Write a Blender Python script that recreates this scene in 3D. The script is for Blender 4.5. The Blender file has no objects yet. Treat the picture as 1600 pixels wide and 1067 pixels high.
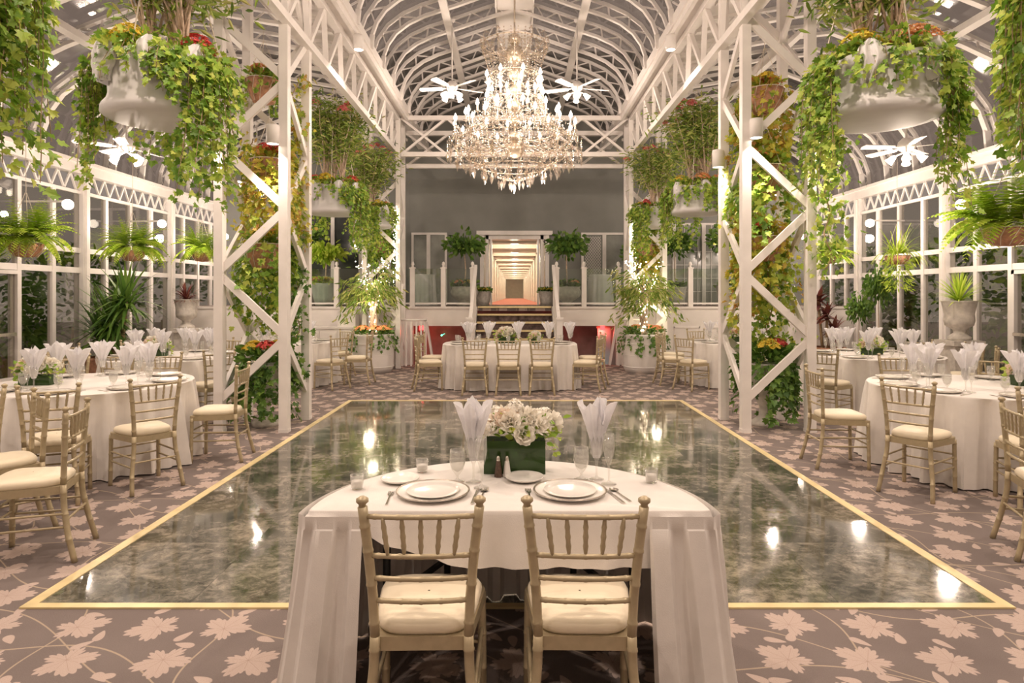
import bpy, math, random
from math import sin, cos, pi, radians as R, sqrt, atan2
from mathutils import Vector as V, Matrix
random.seed(7)
rnd = random.random
def uni(a, b): return a + (b - a) * random.random()
S = bpy.context.scene
COL = S.collection

# ------------------------------------------------------------------ camera, world, exposure
cd = bpy.data.cameras.new('camera'); cam = bpy.data.objects.new('camera', cd); COL.objects.link(cam)
cam.location = (0, 0, 1.6); cam.rotation_euler = (R(90), 0, 0)
cd.sensor_width = 36; cd.lens = 36 * 1018 / 1600
cd.shift_x = -4 / 1600; cd.shift_y = -71.5 / 1600
cd.clip_start = .05; cd.clip_end = 300
S.camera = cam
W = bpy.data.worlds.new('night'); S.world = W; W.use_nodes = True
bg = W.node_tree.nodes['Background']; bg.inputs[0].default_value = (.42, .34, .29, 1); bg.inputs[1].default_value = .46
S.view_settings.view_transform = 'Standard'; S.view_settings.look = 'None'
S.view_settings.gamma = 1; S.view_settings.use_curve_mapping = False
S.view_settings.exposure = 0.55
S.cycles.use_denoising = True
S.cycles.max_bounces = 7; S.cycles.diffuse_bounces = 4; S.cycles.glossy_bounces = 3
S.cycles.transparent_max_bounces = 14; S.cycles.transmission_bounces = 4
S.cycles.sample_clamp_indirect = 4; S.cycles.caustics_reflective = False; S.cycles.caustics_refractive = False
WARM = (1.0, .80, .66)
LP = 1.0      # overall lamp power

def light(name, loc, power, radius=.08, color=WARM, kind='POINT', parent=None, spot=None, rot=None):
    l = bpy.data.lights.new(name, kind); l.energy = power * LP; l.color = color
    if kind != 'SUN': l.shadow_soft_size = radius
    if spot: l.spot_size = R(spot); l.spot_blend = .6
    o = bpy.data.objects.new(name, l); COL.objects.link(o); o.location = loc
    if rot: o.rotation_euler = rot
    if parent: o.parent = parent
    return o

# ------------------------------------------------------------------ materials
def mat(name, col, rough=.6, metal=0., nscale=0, namt=.12, bump=0., bscale=60, spec=.5, emis=None, estr=0, sheen=0, transl=0, island=None, coords='Object'):
    m = bpy.data.materials.new(name); m.use_nodes = True
    nt = m.node_tree; N = nt.nodes; L = nt.links; b = N['Principled BSDF']
    b.inputs['Base Color'].default_value = (*col, 1); b.inputs['Roughness'].default_value = rough
    b.inputs['Metallic'].default_value = metal; b.inputs['Specular IOR Level'].default_value = spec
    if sheen: b.inputs['Sheen Weight'].default_value = sheen
    tc = N.new('ShaderNodeTexCoord')
    csrc = None
    if island:
        g = N.new('ShaderNodeNewGeometry'); r = N.new('ShaderNodeValToRGB')
        e = r.color_ramp.elements
        while len(e) > 2: e.remove(e[-1])
        for i, c in enumerate(island):
            p = i / (len(island) - 1)
            if i == 0: el = e[0]
            elif i == len(island) - 1: el = e[len(e) - 1]
            else: el = e.new(p)
            el.position = p; el.color = (*c, 1)
        L.new(g.outputs['Random Per Island'], r.inputs[0]); csrc = r.outputs[0]
        L.new(csrc, b.inputs['Base Color'])
    elif nscale:
        n = N.new('ShaderNodeTexNoise'); n.inputs['Scale'].default_value = nscale; n.inputs['Detail'].default_value = 4
        r = N.new('ShaderNodeValToRGB')
        r.color_ramp.elements[0].position = .3; r.color_ramp.elements[1].position = .7
        r.color_ramp.elements[0].color = (*[c * (1 - namt) for c in col], 1)
        r.color_ramp.elements[1].color = (*[min(1, c * (1 + namt)) for c in col], 1)
        L.new(tc.outputs[coords], n.inputs['Vector']); L.new(n.outputs[0], r.inputs[0]); csrc = r.outputs[0]
        L.new(csrc, b.inputs['Base Color'])
    if bump:
        n2 = N.new('ShaderNodeTexNoise'); n2.inputs['Scale'].default_value = bscale
        bp = N.new('ShaderNodeBump'); bp.inputs['Strength'].default_value = bump; bp.inputs['Distance'].default_value = .01
        L.new(tc.outputs[coords], n2.inputs['Vector']); L.new(n2.outputs[0], bp.inputs['Height']); L.new(bp.outputs[0], b.inputs['Normal'])
    if emis:
        b.inputs['Emission Color'].default_value = (*emis, 1); b.inputs['Emission Strength'].default_value = estr
    if transl:
        t = N.new('ShaderNodeBsdfTranslucent'); mx = N.new('ShaderNodeMixShader'); mx.inputs[0].default_value = transl
        t.inputs[0].default_value = (*col, 1)
        if csrc: L.new(csrc, t.inputs[0])
        out = N['Material Output']
        L.new(b.outputs[0], mx.inputs[1]); L.new(t.outputs[0], mx.inputs[2]); L.new(mx.outputs[0], out.inputs[0])
    return m

def glass_mat(name, tint=(.95, .95, .95), refl=.25, rough=.02, base=0.03, diffuse=None):
    m = bpy.data.materials.new(name); m.use_nodes = True
    nt = m.node_tree; N = nt.nodes; L = nt.links; N.remove(N['Principled BSDF']); out = N['Material Output']
    t = N.new('ShaderNodeBsdfTransparent'); t.inputs[0].default_value = (*tint, 1)
    g = N.new('ShaderNodeBsdfGlossy'); g.inputs['Roughness'].default_value = rough; g.inputs[0].default_value = (1, 1, 1, 1)
    lw = N.new('ShaderNodeLayerWeight'); lw.inputs[0].default_value = .5
    pw = N.new('ShaderNodeMath'); pw.operation = 'POWER'; pw.inputs[1].default_value = 4; L.new(lw.outputs['Facing'], pw.inputs[0])
    ma = N.new('ShaderNodeMath'); ma.operation = 'MULTIPLY_ADD'; ma.inputs[1].default_value = refl * 2; ma.inputs[2].default_value = base; ma.use_clamp = True
    mx = N.new('ShaderNodeMixShader')
    L.new(pw.outputs[0], ma.inputs[0]); L.new(ma.outputs[0], mx.inputs[0])
    L.new(t.outputs[0], mx.inputs[1]); L.new(g.outputs[0], mx.inputs[2])
    last = mx
    if diffuse:
        d = N.new('ShaderNodeBsdfDiffuse'); d.inputs[0].default_value = (*diffuse[:3], 1)
        m2 = N.new('ShaderNodeMixShader'); m2.inputs[0].default_value = diffuse[3]
        L.new(mx.outputs[0], m2.inputs[1]); L.new(d.outputs[0], m2.inputs[2]); last = m2
    L.new(last.outputs[0], out.inputs[0])
    return m

M = {}
M['stairrug'] = mat('dark_stair_carpet', (.13, .09, .08), .95, nscale=9, namt=.7, bump=.2)
M['white'] = mat('white_paint', (.82, .78, .75), .45, nscale=6, namt=.04, bump=.05, bscale=30)
M['whitewall'] = mat('white_panel', (.80, .76, .73), .6, nscale=3, namt=.04, bump=.05, bscale=80)
M['grey'] = mat('grey_wall_paint', (.23, .235, .22), .75, nscale=1.5, namt=.10, bump=.15, bscale=20)
M['gold'] = mat('brass_strip', (.80, .66, .36), .4, .2, nscale=8, namt=.12)
M['champ'] = mat('champagne_lacquer', (.47, .39, .25), .36, .3, nscale=25, namt=.08, bump=.04, bscale=90)
M['cushion'] = mat('ivory_vinyl', (.86, .76, .57), .45, nscale=5, namt=.04, bump=.08, bscale=40, sheen=.2)
M['cloth'] = mat('white_linen', (.78, .74, .70), .8, nscale=14, namt=.03, bump=.12, bscale=260, sheen=.2)
M['satin'] = mat('white_satin_drape', (.82, .80, .80), .5, nscale=4, namt=.04, bump=.1, bscale=30, transl=.25)
M['napkin'] = mat('white_napkin', (.88, .87, .89), .75, nscale=20, namt=.03, bump=.1, bscale=150, transl=.25)
M['china'] = mat('white_china', (.84, .81, .76), .15, nscale=8, namt=.02)
M['silver'] = mat('polished_silver', (.72, .68, .62), .18, .95, nscale=20, namt=.08)
M['rim'] = mat('pewter_rim', (.42, .36, .30), .3, .7, nscale=30, namt=.2)
M['glass'] = glass_mat('table_glass', (.97, .97, .96), .45, .03, .06, diffuse=(.95, .93, .90, .10))
M['pane'] = glass_mat('window_glass', (.80, .79, .76), .30, .015, .08)
M['roofglass'] = glass_mat('roof_glass', (.62, .57, .54), .18, .10, .10)
M['railglass'] = glass_mat('rail_glass', (.86, .90, .87), .3, .02, .06)
M['crystal'] = glass_mat('cut_crystal', (.90, .85, .80), .35, .05, .16, diffuse=(.9, .84, .76, .08))
M['water'] = glass_mat('water', (.97, .97, .96), .2, .02, .03, diffuse=(.9, .88, .84, .12))
M['greenglass'] = glass_mat('green_lined_glass', (.2, .32, .14), .4, .05, .12, diffuse=(.04, .085, .02, .75))
M['terra'] = mat('terracotta_basket', (.52, .27, .17), .8, nscale=20, namt=.3, bump=.4, bscale=60)
M['wire'] = mat('pale_wire', (.70, .62, .52), .5, .2, nscale=10)
M['stone'] = mat('carved_stone', (.62, .58, .53), .8, nscale=12, namt=.18, bump=.5, bscale=25)
M['bark'] = mat('pale_bark', (.55, .42, .32), .85, nscale=22, namt=.25, bump=.4, bscale=50)
M['stem'] = mat('brown_stem', (.36, .26, .15), .8, nscale=20, namt=.2)
M['soil'] = mat('dark_soil', (.05, .04, .03), .95, nscale=30, namt=.3, bump=.5)
M['ivy'] = mat('ivy_leaf', (.2, .4, .05), .5, island=[(.12, .24, .03), (.24, .42, .05), (.42, .56, .08), (.62, .66, .14)], transl=.35)
M['ivyyel'] = mat('autumn_ivy_leaf', (.4, .4, .05), .5, island=[(.20, .32, .03), (.42, .48, .06), (.68, .62, .08), (.50, .25, .08)], transl=.35)
M['deep'] = mat('dark_green_leaf', (.1, .25, .04), .45, island=[(.06, .14, .025), (.12, .25, .04), (.24, .38, .07)], transl=.3)
M['fern'] = mat('fern_leaf', (.3, .5, .04), .5, island=[(.32, .52, .04), (.50, .68, .07), (.70, .78, .15)], transl=.4)
M['tree'] = mat('weeping_leaf', (.25, .36, .07), .5, island=[(.10, .18, .03), (.22, .34, .05), (.38, .46, .10), (.52, .48, .18)], transl=.35)
M['purple'] = mat('burgundy_leaf', (.2, .05, .06), .5, island=[(.10, .03, .03), (.20, .05, .05), (.26, .12, .06)], transl=.2)
M['yellow'] = mat('yellow_blossom', (.85, .6, .05), .6, island=[(.80, .52, .04), (.88, .68, .08), (.80, .75, .15)], transl=.25)
M['red'] = mat('red_blossom', (.8, .06, .06), .6, island=[(.62, .04, .04), (.82, .10, .10), (.88, .22, .18)], transl=.25)
M['pink'] = mat('pink_blossom', (.85, .2, .25), .6, island=[(.85, .16, .20), (.88, .28, .28), (.90, .42, .36)], transl=.25)
M['orange'] = mat('orange_blossom', (.85, .35, .1), .6, island=[(.85, .28, .10), (.88, .42, .20), (.90, .55, .22)], transl=.25)
M['petal'] = mat('cream_petal', (.9, .85, .75), .6, island=[(.90, .87, .78), (.93, .90, .83), (.90, .84, .72)], transl=.2)
M['blush'] = mat('blush_petal', (.9, .75, .62), .6, island=[(.90, .80, .68), (.90, .74, .62)], transl=.2)
M['lime'] = mat('lime_bud', (.5, .65, .1), .6, island=[(.40, .56, .07), (.58, .70, .16)], transl=.3)
M['bulb'] = mat('lit_bulb', (1, .9, .8), .5, emis=(1, .86, .68), estr=3)
M['candlelit'] = mat('chandelier_flame_bulb', (1, .9, .8), .5, emis=(1, .86, .70), estr=9)
M['fairy'] = mat('fairy_light', (1, .9, .7), .5, emis=(1, .86, .62), estr=14)
M['downglow'] = mat('downlight_lens', (1, .9, .8), .5, emis=(1, .88, .72), estr=6)
M['corrglow'] = mat('corridor_lamp_glass', (1, .9, .6), .5, emis=(1, .86, .45), estr=14)
M['redglow'] = mat('red_sign_glow', (1, .1, .1), .5, emis=(1, .03, .03), estr=5)
M['greenglow'] = mat('green_pilot_glow', (.1, 1, .4), .5, emis=(.1, 1, .45), estr=4)
M['wax'] = mat('candle_wax', (.88, .84, .78), .5, nscale=9, namt=.03)
M['brass'] = mat('pale_brass', (.72, .62, .50), .3, .7, nscale=12)
M['redcarpet'] = mat('red_carpet', (.66, .24, .20), .9, nscale=30, namt=.2, bump=.2)
M['darkred'] = mat('maroon_wall', (.36, .22, .20), .8, nscale=4, namt=.2)
M['blue'] = mat('pale_blue_door', (.35, .55, .62), .5, nscale=3, namt=.08)
M['darkground'] = mat('night_ground', (.10, .09, .07), .95, nscale=3, namt=.4)
M['darkmetal'] = mat('dark_metal', (.03, .03, .03), .4, .5, nscale=10)
M['black'] = mat('pepper', (.10, .06, .04), .7, nscale=80, namt=.5)
M['corrwall'] = mat('corridor_wall', (.84, .81, .70), .6, nscale=4, namt=.05)
M['green_pot'] = mat('celadon_pot', (.60, .66, .58), .4, nscale=9, namt=.08)

def nodes(m):
    m.use_nodes = True; return m.node_tree.nodes, m.node_tree.links
class NB:
    """tiny helper to write math in nodes"""
    def __init__(s, m): s.N, s.L = nodes(m)
    def m(s, op, a, b=None, c=None, clamp=False):
        n = s.N.new('ShaderNodeMath'); n.operation = op; n.use_clamp = clamp
        for i, v in enumerate((a, b, c)):
            if v is None: continue
            if isinstance(v, (int, float)): n.inputs[i].default_value = v
            else: s.L.new(v, n.inputs[i])
        return n.outputs[0]
    def less(s, a, b, soft=.01):     # 1 where a<b, soft edge
        d = s.m('SUBTRACT', b, a); return s.m('DIVIDE', d, soft, clamp=True)
    def mix(s, f, a, b):
        n = s.N.new('ShaderNodeMixRGB')
        if isinstance(f, (int, float)): n.inputs[0].default_value = f
        else: s.L.new(f, n.inputs[0])
        for i, v in ((1, a), (2, b)):
            if isinstance(v, tuple): n.inputs[i].default_value = (*v, 1)
            else: s.L.new(v, n.inputs[i])
        return n.outputs[0]

def carpet_material():
    m = bpy.data.materials.new('leaf_pattern_carpet'); q = NB(m); N, L = q.N, q.L
    b = N['Principled BSDF']; b.inputs['Roughness'].default_value = .95; b.inputs['Specular IOR Level'].default_value = .1
    tc = N.new('ShaderNodeTexCoord'); sp = N.new('ShaderNodeSeparateXYZ'); L.new(tc.outputs['Object'], sp.inputs[0])
    x, y = sp.outputs[0], sp.outputs[1]
    def lattice(px, py, ox, oy, seed):
        row = q.m('FLOOR', q.m('DIVIDE', q.m('ADD', y, oy), py))
        xs = q.m('ADD', q.m('DIVIDE', q.m('ADD', x, ox), px), q.m('MULTIPLY', row, .5))
        colm = q.m('FLOOR', xs)
        u = q.m('MULTIPLY', q.m('SUBTRACT', q.m('SUBTRACT', xs, colm), .5), px)
        v = q.m('MULTIPLY', q.m('SUBTRACT', q.m('FRACT', q.m('DIVIDE', q.m('ADD', y, oy), py)), .5), py)
        cx = N.new('ShaderNodeCombineXYZ'); L.new(colm, cx.inputs[0]); L.new(row, cx.inputs[1]); cx.inputs[2].default_value = seed
        wn = N.new('ShaderNodeTexWhiteNoise'); L.new(cx.outputs[0], wn.inputs[0]); rs = N.new('ShaderNodeSeparateColor'); L.new(wn.outputs['Color'], rs.inputs[0])
        u = q.m('ADD', u, q.m('MULTIPLY', q.m('SUBTRACT', rs.outputs[0], .5), px * .22))
        v = q.m('ADD', v, q.m('MULTIPLY', q.m('SUBTRACT', rs.outputs[1], .5), py * .22))
        return u, v, rs.outputs[2]
    masks = []; veins = []
    # big maple-like leaves
    u, v, r3 = lattice(.39, .30, 0, 0, 1.)
    r = q.m('SQRT', q.m('ADD', q.m('MULTIPLY', u, u), q.m('MULTIPLY', v, v)))
    th = q.m('ADD', q.m('ARCTAN2', v, u), q.m('MULTIPLY', r3, 6.28))
    lobes = q.m('POWER', q.m('ABSOLUTE', q.m('COSINE', q.m('MULTIPLY', th, 2.5))), .8)
    ser = q.m('MULTIPLY', q.m('ABSOLUTE', q.m('SINE', q.m('MULTIPLY', th, 11.5))), .022)
    asym = q.m('MULTIPLY', q.m('COSINE', th), .022)
    rad = q.m('ADD', q.m('ADD', q.m('MULTIPLY', lobes, .058), .048), q.m('ADD', ser, asym))
    big = q.less(r, rad, .006)
    vein = q.m('MULTIPLY', q.less(q.m('ABSOLUTE', q.m('MULTIPLY', q.m('SINE', q.m('MULTIPLY', th, 5.)), r)), .006, .004), q.less(r, q.m('MULTIPLY', rad, .85), .01))
    # small teardrop leaves
    sm = None
    for (px, py, ox, oy, sd) in ((.39, .30, .19, .15, 5.), (.47, .37, .33, .07, 9.)):
        u2, v2, r4 = lattice(px, py, ox, oy, sd)
        a = q.m('MULTIPLY', r4, 6.28); ca, sa = q.m('COSINE', a), q.m('SINE', a)
        uu = q.m('ADD', q.m('MULTIPLY', u2, ca), q.m('MULTIPLY', v2, sa)); vv = q.m('SUBTRACT', q.m('MULTIPLY', v2, ca), q.m('MULTIPLY', u2, sa))
        e = q.m('ADD', q.m('POWER', q.m('DIVIDE', uu, .052), 2.), q.m('POWER', q.m('DIVIDE', vv, q.m('ADD', .022, q.m('MULTIPLY', uu, .22))), 2.))
        k = q.less(e, 1., .2); sm = k if sm is None else q.m('MAXIMUM', sm, k)
    # vines
    vines = None
    for (f, am, per, wdt, fx) in ((4.2, .13, .62, .0065, 1), (5.3, .10, .74, .006, 0), (3.1, .16, .9, .006, 1)):
        s1, s2 = (x, y) if fx else (y, x)
        off = q.m('ADD', q.m('MULTIPLY', q.m('SINE', q.m('MULTIPLY', s1, f)), am), q.m('MULTIPLY', s1, .35))
        w = q.m('MULTIPLY', q.m('SUBTRACT', q.m('FRACT', q.m('DIVIDE', q.m('ADD', s2, off), per)), .5), per)
        k = q.less(q.m('ABSOLUTE', w), wdt, .003); vines = k if vines is None else q.m('MAXIMUM', vines, k)
    nz = N.new('ShaderNodeTexNoise'); nz.inputs['Scale'].default_value = 2.2; nz.inputs['Detail'].default_value = 6; L.new(tc.outputs['Object'], nz.inputs['Vector'])
    n2 = N.new('ShaderNodeTexNoise'); n2.inputs['Scale'].default_value = 240; L.new(tc.outputs['Object'], n2.inputs['Vector'])
    base = q.mix(nz.outputs[0], (.19, .155, .145), (.29, .245, .228))
    c = q.mix(q.m('MULTIPLY', vines, .9), base, (.52, .42, .32))
    c = q.mix(q.m('MAXIMUM', big, sm), c, (.58, .465, .41))
    c = q.mix(q.m('MULTIPLY', vein, .6), c, (.34, .24, .19))
    c = q.mix(.35, c, q.mix(1, c, c))
    mul = N.new('ShaderNodeMixRGB'); mul.blend_type = 'MULTIPLY'; mul.inputs[0].default_value = .35
    L.new(c, mul.inputs[1]); L.new(n2.outputs[0], mul.inputs[2]); L.new(mul.outputs[0], b.inputs['Base Color'])
    bp = N.new('ShaderNodeBump'); bp.inputs['Strength'].default_value = .4; bp.inputs['Distance'].default_value = .004
    L.new(n2.outputs[0], bp.inputs['Height']); L.new(bp.outputs[0], b.inputs['Normal'])
    return m
M['carpet'] = carpet_material()

def marble_material():
    m = bpy.data.materials.new('green_marble_tiles'); q = NB(m); N, L = q.N, q.L; b = N['Principled BSDF']
    tc = N.new('ShaderNodeTexCoord'); sp = N.new('ShaderNodeSeparateXYZ'); L.new(tc.outputs['Object'], sp.inputs[0])
    x, y = sp.outputs[0], sp.outputs[1]
    T = .842
    fx, fy = q.m('DIVIDE', x, T), q.m('DIVIDE', y, T)
    cx = N.new('ShaderNodeCombineXYZ'); L.new(q.m('FLOOR', fx), cx.inputs[0]); L.new(q.m('FLOOR', fy), cx.inputs[1])
    wn = N.new('ShaderNodeTexWhiteNoise'); L.new(cx.outputs[0], wn.inputs[0])
    mp = N.new('ShaderNodeVectorMath'); mp.operation = 'MULTIPLY_ADD'; L.new(wn.outputs['Color'], mp.inputs[0]); mp.inputs[1].default_value = (9, 9, 9); L.new(tc.outputs['Object'], mp.inputs[2])
    st = N.new('ShaderNodeVectorMath'); st.operation = 'MULTIPLY'; L.new(mp.outputs[0], st.inputs[0]); st.inputs[1].default_value = (1, 1.15, 1)
    n1 = N.new('ShaderNodeTexNoise'); n1.inputs['Scale'].default_value = 2.6; n1.inputs['Detail'].default_value = 9; n1.inputs['Roughness'].default_value = .72; n1.inputs['Distortion'].default_value = .5; L.new(st.outputs[0], n1.inputs['Vector'])
    n2 = N.new('ShaderNodeTexNoise'); n2.inputs['Scale'].default_value = 16; n2.inputs['Detail'].default_value = 8; n2.inputs['Roughness'].default_value = .8; n2.inputs['Distortion'].default_value = .6; L.new(st.outputs[0], n2.inputs['Vector'])
    r = N.new('ShaderNodeValToRGB'); e = r.color_ramp.elements; e[0].position = .40; e[0].color = (.030, .036, .027, 1); e[1].position = .62; e[1].color = (.40, .355, .29, 1)
    k = e.new(.50); k.color = (.125, .12, .095, 1)
    mixf = q.m('ADD', q.m('MULTIPLY', n1.outputs[0], .55), q.m('MULTIPLY', n2.outputs[0], .45)); L.new(mixf, r.inputs[0])
    jx = q.less(q.m('ABSOLUTE', q.m('SUBTRACT', q.m('FRACT', q.m('ADD', fx, .5)), .5)), .004, .003)
    jy = q.less(q.m('ABSOLUTE', q.m('SUBTRACT', q.m('FRACT', q.m('ADD', fy, .5)), .5)), .004, .003)
    j = q.m('MAXIMUM', jx, jy)
    c = q.mix(q.m('MULTIPLY', j, .6), r.outputs[0], (.03, .03, .025))
    L.new(c, b.inputs['Base Color'])
    L.new(q.m('ADD', q.m('MULTIPLY', n2.outputs[0], .05), .05), b.inputs['Roughness'])
    b.inputs['Specular IOR Level'].default_value = .75; b.inputs['Coat Weight'].default_value = .2; b.inputs['Coat Roughness'].default_value = .03
    return m
M['marble'] = marble_material()

# ------------------------------------------------------------------ mesh builder
class MB:
    def __init__(s): s.v = []; s.f = []; s.m = []; s.cm = 0
    def add(s, vs, fs):
        o = len(s.v); s.v.extend([tuple(p) for p in vs])
        for f in fs: s.f.append(tuple(i + o for i in f)); s.m.append(s.cm)
        return s
    def box(s, x0, x1, y0, y1, z0, z1, mt=None):
        vs = [(x, y, z) for z in (z0, z1) for y in (y0, y1) for x in (x0, x1)]
        if mt is not None: vs = [mt @ V(p) for p in vs]
        return s.add(vs, [(0, 2, 3, 1), (4, 5, 7, 6), (0, 1, 5, 4), (2, 6, 7, 3), (0, 4, 6, 2), (1, 3, 7, 5)])
    def bar(s, p, q, w, h=None, up=(0, 0, 1)):
        h = h or w; p = V(p); q = V(q); d = (q - p).normalized(); u = V(up)
        if abs(d.dot(u)) > .98: u = V((0, 1, 0)) if abs(d.y) < .9 else V((1, 0, 0))
        a = d.cross(u).normalized(); b = a.cross(d)
        vs = [c + a * i * w / 2 + b * j * h / 2 for c in (p, q) for (i, j) in ((-1, -1), (1, -1), (1, 1), (-1, 1))]
        return s.add(vs, [(0, 3, 2, 1), (4, 5, 6, 7), (0, 1, 5, 4), (1, 2, 6, 5), (2, 3, 7, 6), (3, 0, 4, 7)])
    def tube(s, pts, r, n=8, cap=True, bumps=None):
        pts = [V(p) for p in pts]; k = len(pts)
        rs = r if isinstance(r, (list, tuple)) else [r] * k
        vs = []; t0 = (pts[1] - pts[0]).normalized()
        a = t0.orthogonal().normalized()
        for i, p in enumerate(pts):
            t = ((pts[min(i + 1, k - 1)] - pts[max(i - 1, 0)])).normalized()
            a = (a - t * a.dot(t)).normalized(); b = t.cross(a)
            for j in range(n):
                th = 2 * pi * j / n; vs.append(p + (a * cos(th) + b * sin(th)) * rs[i])
        fs = [(i * n + j, i * n + (j + 1) % n, (i + 1) * n + (j + 1) % n, (i + 1) * n + j) for i in range(k - 1) for j in range(n)]
        if cap: fs += [tuple(range(n - 1, -1, -1)), tuple((k - 1) * n + j for j in range(n))]
        return s.add(vs, fs)
    def lathe(s, prof, n=24, c=(0, 0, 0), fn=None, cap0=False, cap1=False):
        vs = []
        for (r, z) in prof:
            for j in range(n):
                th = 2 * pi * j / n; rr = r; zz = z
                if fn: rr, zz = fn(r, z, th)
                vs.append((c[0] + rr * cos(th), c[1] + rr * sin(th), c[2] + zz))
        k = len(prof)
        fs = [(i * n + j, i * n + (j + 1) % n, (i + 1) * n + (j + 1) % n, (i + 1) * n + j) for i in range(k - 1) for j in range(n)]
        if cap0: fs.append(tuple(range(n - 1, -1, -1)))
        if cap1: fs.append(tuple((k - 1) * n + j for j in range(n)))
        return s.add(vs, fs)
    def ball(s, c, r, n=10, m=6, sz=1.):
        return s.lathe([(max(.0005, r * sin(pi * i / m)), -r * sz * cos(pi * i / m)) for i in range(m + 1)], n, c)
    def prism(s, poly, z0, z1):
        n = len(poly)
        return s.add([(x, y, z0) for x, y in poly] + [(x, y, z1) for x, y in poly],
                     [tuple(range(n - 1, -1, -1)), tuple(range(n, 2 * n))] + [(i, (i + 1) % n, n + (i + 1) % n, n + i) for i in range(n)])
    def octa(s, c, r, h):
        c = V(c)
        return s.add([c + V(p) for p in ((r, 0, 0), (0, r, 0), (-r, 0, 0), (0, -r, 0), (0, 0, h * .4), (0, 0, -h * .6))],
                     [(0, 1, 4), (1, 2, 4), (2, 3, 4), (3, 0, 4), (1, 0, 5), (2, 1, 5), (3, 2, 5), (0, 3, 5)])
    def leaf(s, p, d, size, shape, up=None, fold=.18, droop=.15):
        """flat leaf: midrib along d from p; shape = half outline (along, across)"""
        d = d.normalized(); u = up if up is not None else V((uni(-1, 1), uni(-1, 1), uni(-.2, 1)))
        a = d.cross(u)
        if a.length < 1e-3: a = d.orthogonal()
        a.normalize(); n = a.cross(d)
        L_ = [p + (d * l + a * w + n * (fold * abs(w) - droop * l * l)) * size for l, w in shape]
        R_ = [p + (d * l - a * w + n * (fold * abs(w) - droop * l * l)) * size for l, w in shape[1:-1]]
        k = len(shape); vs = L_ + R_
        return s.add(vs, [tuple(range(k)), tuple([0] + [k + i for i in range(k - 2)] + [k - 1])[::-1]])
    def build(s, name, mt, parent=None, smooth=False, mod=None):
        me = bpy.data.meshes.new(name); me.from_pydata(s.v, [], s.f)
        mts = mt if isinstance(mt, (list, tuple)) else [mt]
        for x in mts: me.materials.append(M[x])
        if len(mts) > 1: me.polygons.foreach_set('material_index', s.m)
        if smooth:
            me.polygons.foreach_set('use_smooth', [True] * len(me.polygons))
        me.update()
        o = bpy.data.objects.new(name, me); COL.objects.link(o)
        if parent: o.parent = parent
        if smooth == 'auto':
            md = o.modifiers.new('edges', 'EDGE_SPLIT'); md.split_angle = R(40)
        return o

IVY = [(0, 0), (-.08, .22), (.12, .52), (.30, .30), (.58, .46), (.62, .20), (1, 0)]
OVAL = [(0, 0), (.2, .22), (.5, .30), (.8, .17), (1, 0)]
LANCE = [(0, 0), (.3, .11), (.65, .09), (1, 0)]
PETAL = [(0, 0), (.4, .35), (.8, .34), (1, .1), (1, 0)]

def tag(o, label, cat, group=None, kind=None):
    o['label'] = label; o['category'] = cat
    if group: o['group'] = group
    if kind: o['kind'] = kind
    return o
def thing(name, label, cat, loc=(0, 0, 0), rz=0, group=None, kind=None):
    o = bpy.data.objects.new(name, None); COL.objects.link(o); o.location = loc; o.rotation_euler = (0, 0, rz)
    o.empty_display_size = .1
    return tag(o, label, cat, group, kind)
KIDS = {}
def tree_of(o):
    return [c for c in bpy.data.objects if c.parent == o]
def dup(root, loc=None, rz=None, label=None, group=None, scale=None):
    if root.name not in KIDS:
        def rec(o): return [(c, rec(c)) for c in tree_of(o)]
        KIDS[root.name] = rec(root)
    r = root.copy(); COL.objects.link(r)
    def cp(lst, par):
        for c, sub in lst:
            n = c.copy(); COL.objects.link(n); n.parent = par; cp(sub, n)
    cp(KIDS[root.name], r)
    if loc is not None: r.location = loc
    if rz is not None: r.rotation_euler = (0, 0, rz)
    if scale: r.scale = (scale,) * 3 if not isinstance(scale, tuple) else scale
    if label: r['label'] = label
    if group: r['group'] = group
    return r
def struct(o, name=None):
    o['kind'] = 'structure'
    if name: o.name = name
    return o
USED = set()
def place(proto, loc, rz=0, label=None, group=None, scale=None):
    if proto.name in USED: return dup(proto, loc, rz, label, group, scale)
    USED.add(proto.name)
    proto.location = loc; proto.rotation_euler = (0, 0, rz)
    if label: proto['label'] = label
    if group: proto['group'] = group
    if scale: proto.scale = (scale,) * 3 if not isinstance(scale, tuple) else scale
    return proto

# ================================================================== THE ROOM
FL_END = 15.15; WALL_Y = 17.6; PZ = 1.35
b = MB(); b.add([(-9.5, -5, 0), (9.5, -5, 0), (9.5, FL_END, 0), (-9.5, FL_END, 0), (-9.5, -5, -.1), (9.5, -5, -.1), (9.5, FL_END, -.1), (-9.5, FL_END, -.1)],
    [(0, 1, 2, 3), (4, 7, 6, 5), (0, 4, 5, 1), (1, 5, 6, 2), (2, 6, 7, 3), (3, 7, 4, 0)])
struct(b.build('floor', 'carpet'))
b = MB(); b.box(-2.47, 2.50, 3.36, 9.88, .0005, .006); struct(b.build('dance_floor', 'marble'))
for i, (x0, x1, y0, y1) in enumerate(((-2.53, 2.56, 3.325, 3.375), (-2.53, 2.56, 9.86, 9.93), (-2.53, -2.465, 3.375, 9.86), (2.495, 2.56, 3.375, 9.86))):
    b = MB(); b.box(x0, x1, y0, y1, .0008, .010); struct(b.build('trim_%d' % (i + 1), 'gold'))

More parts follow.
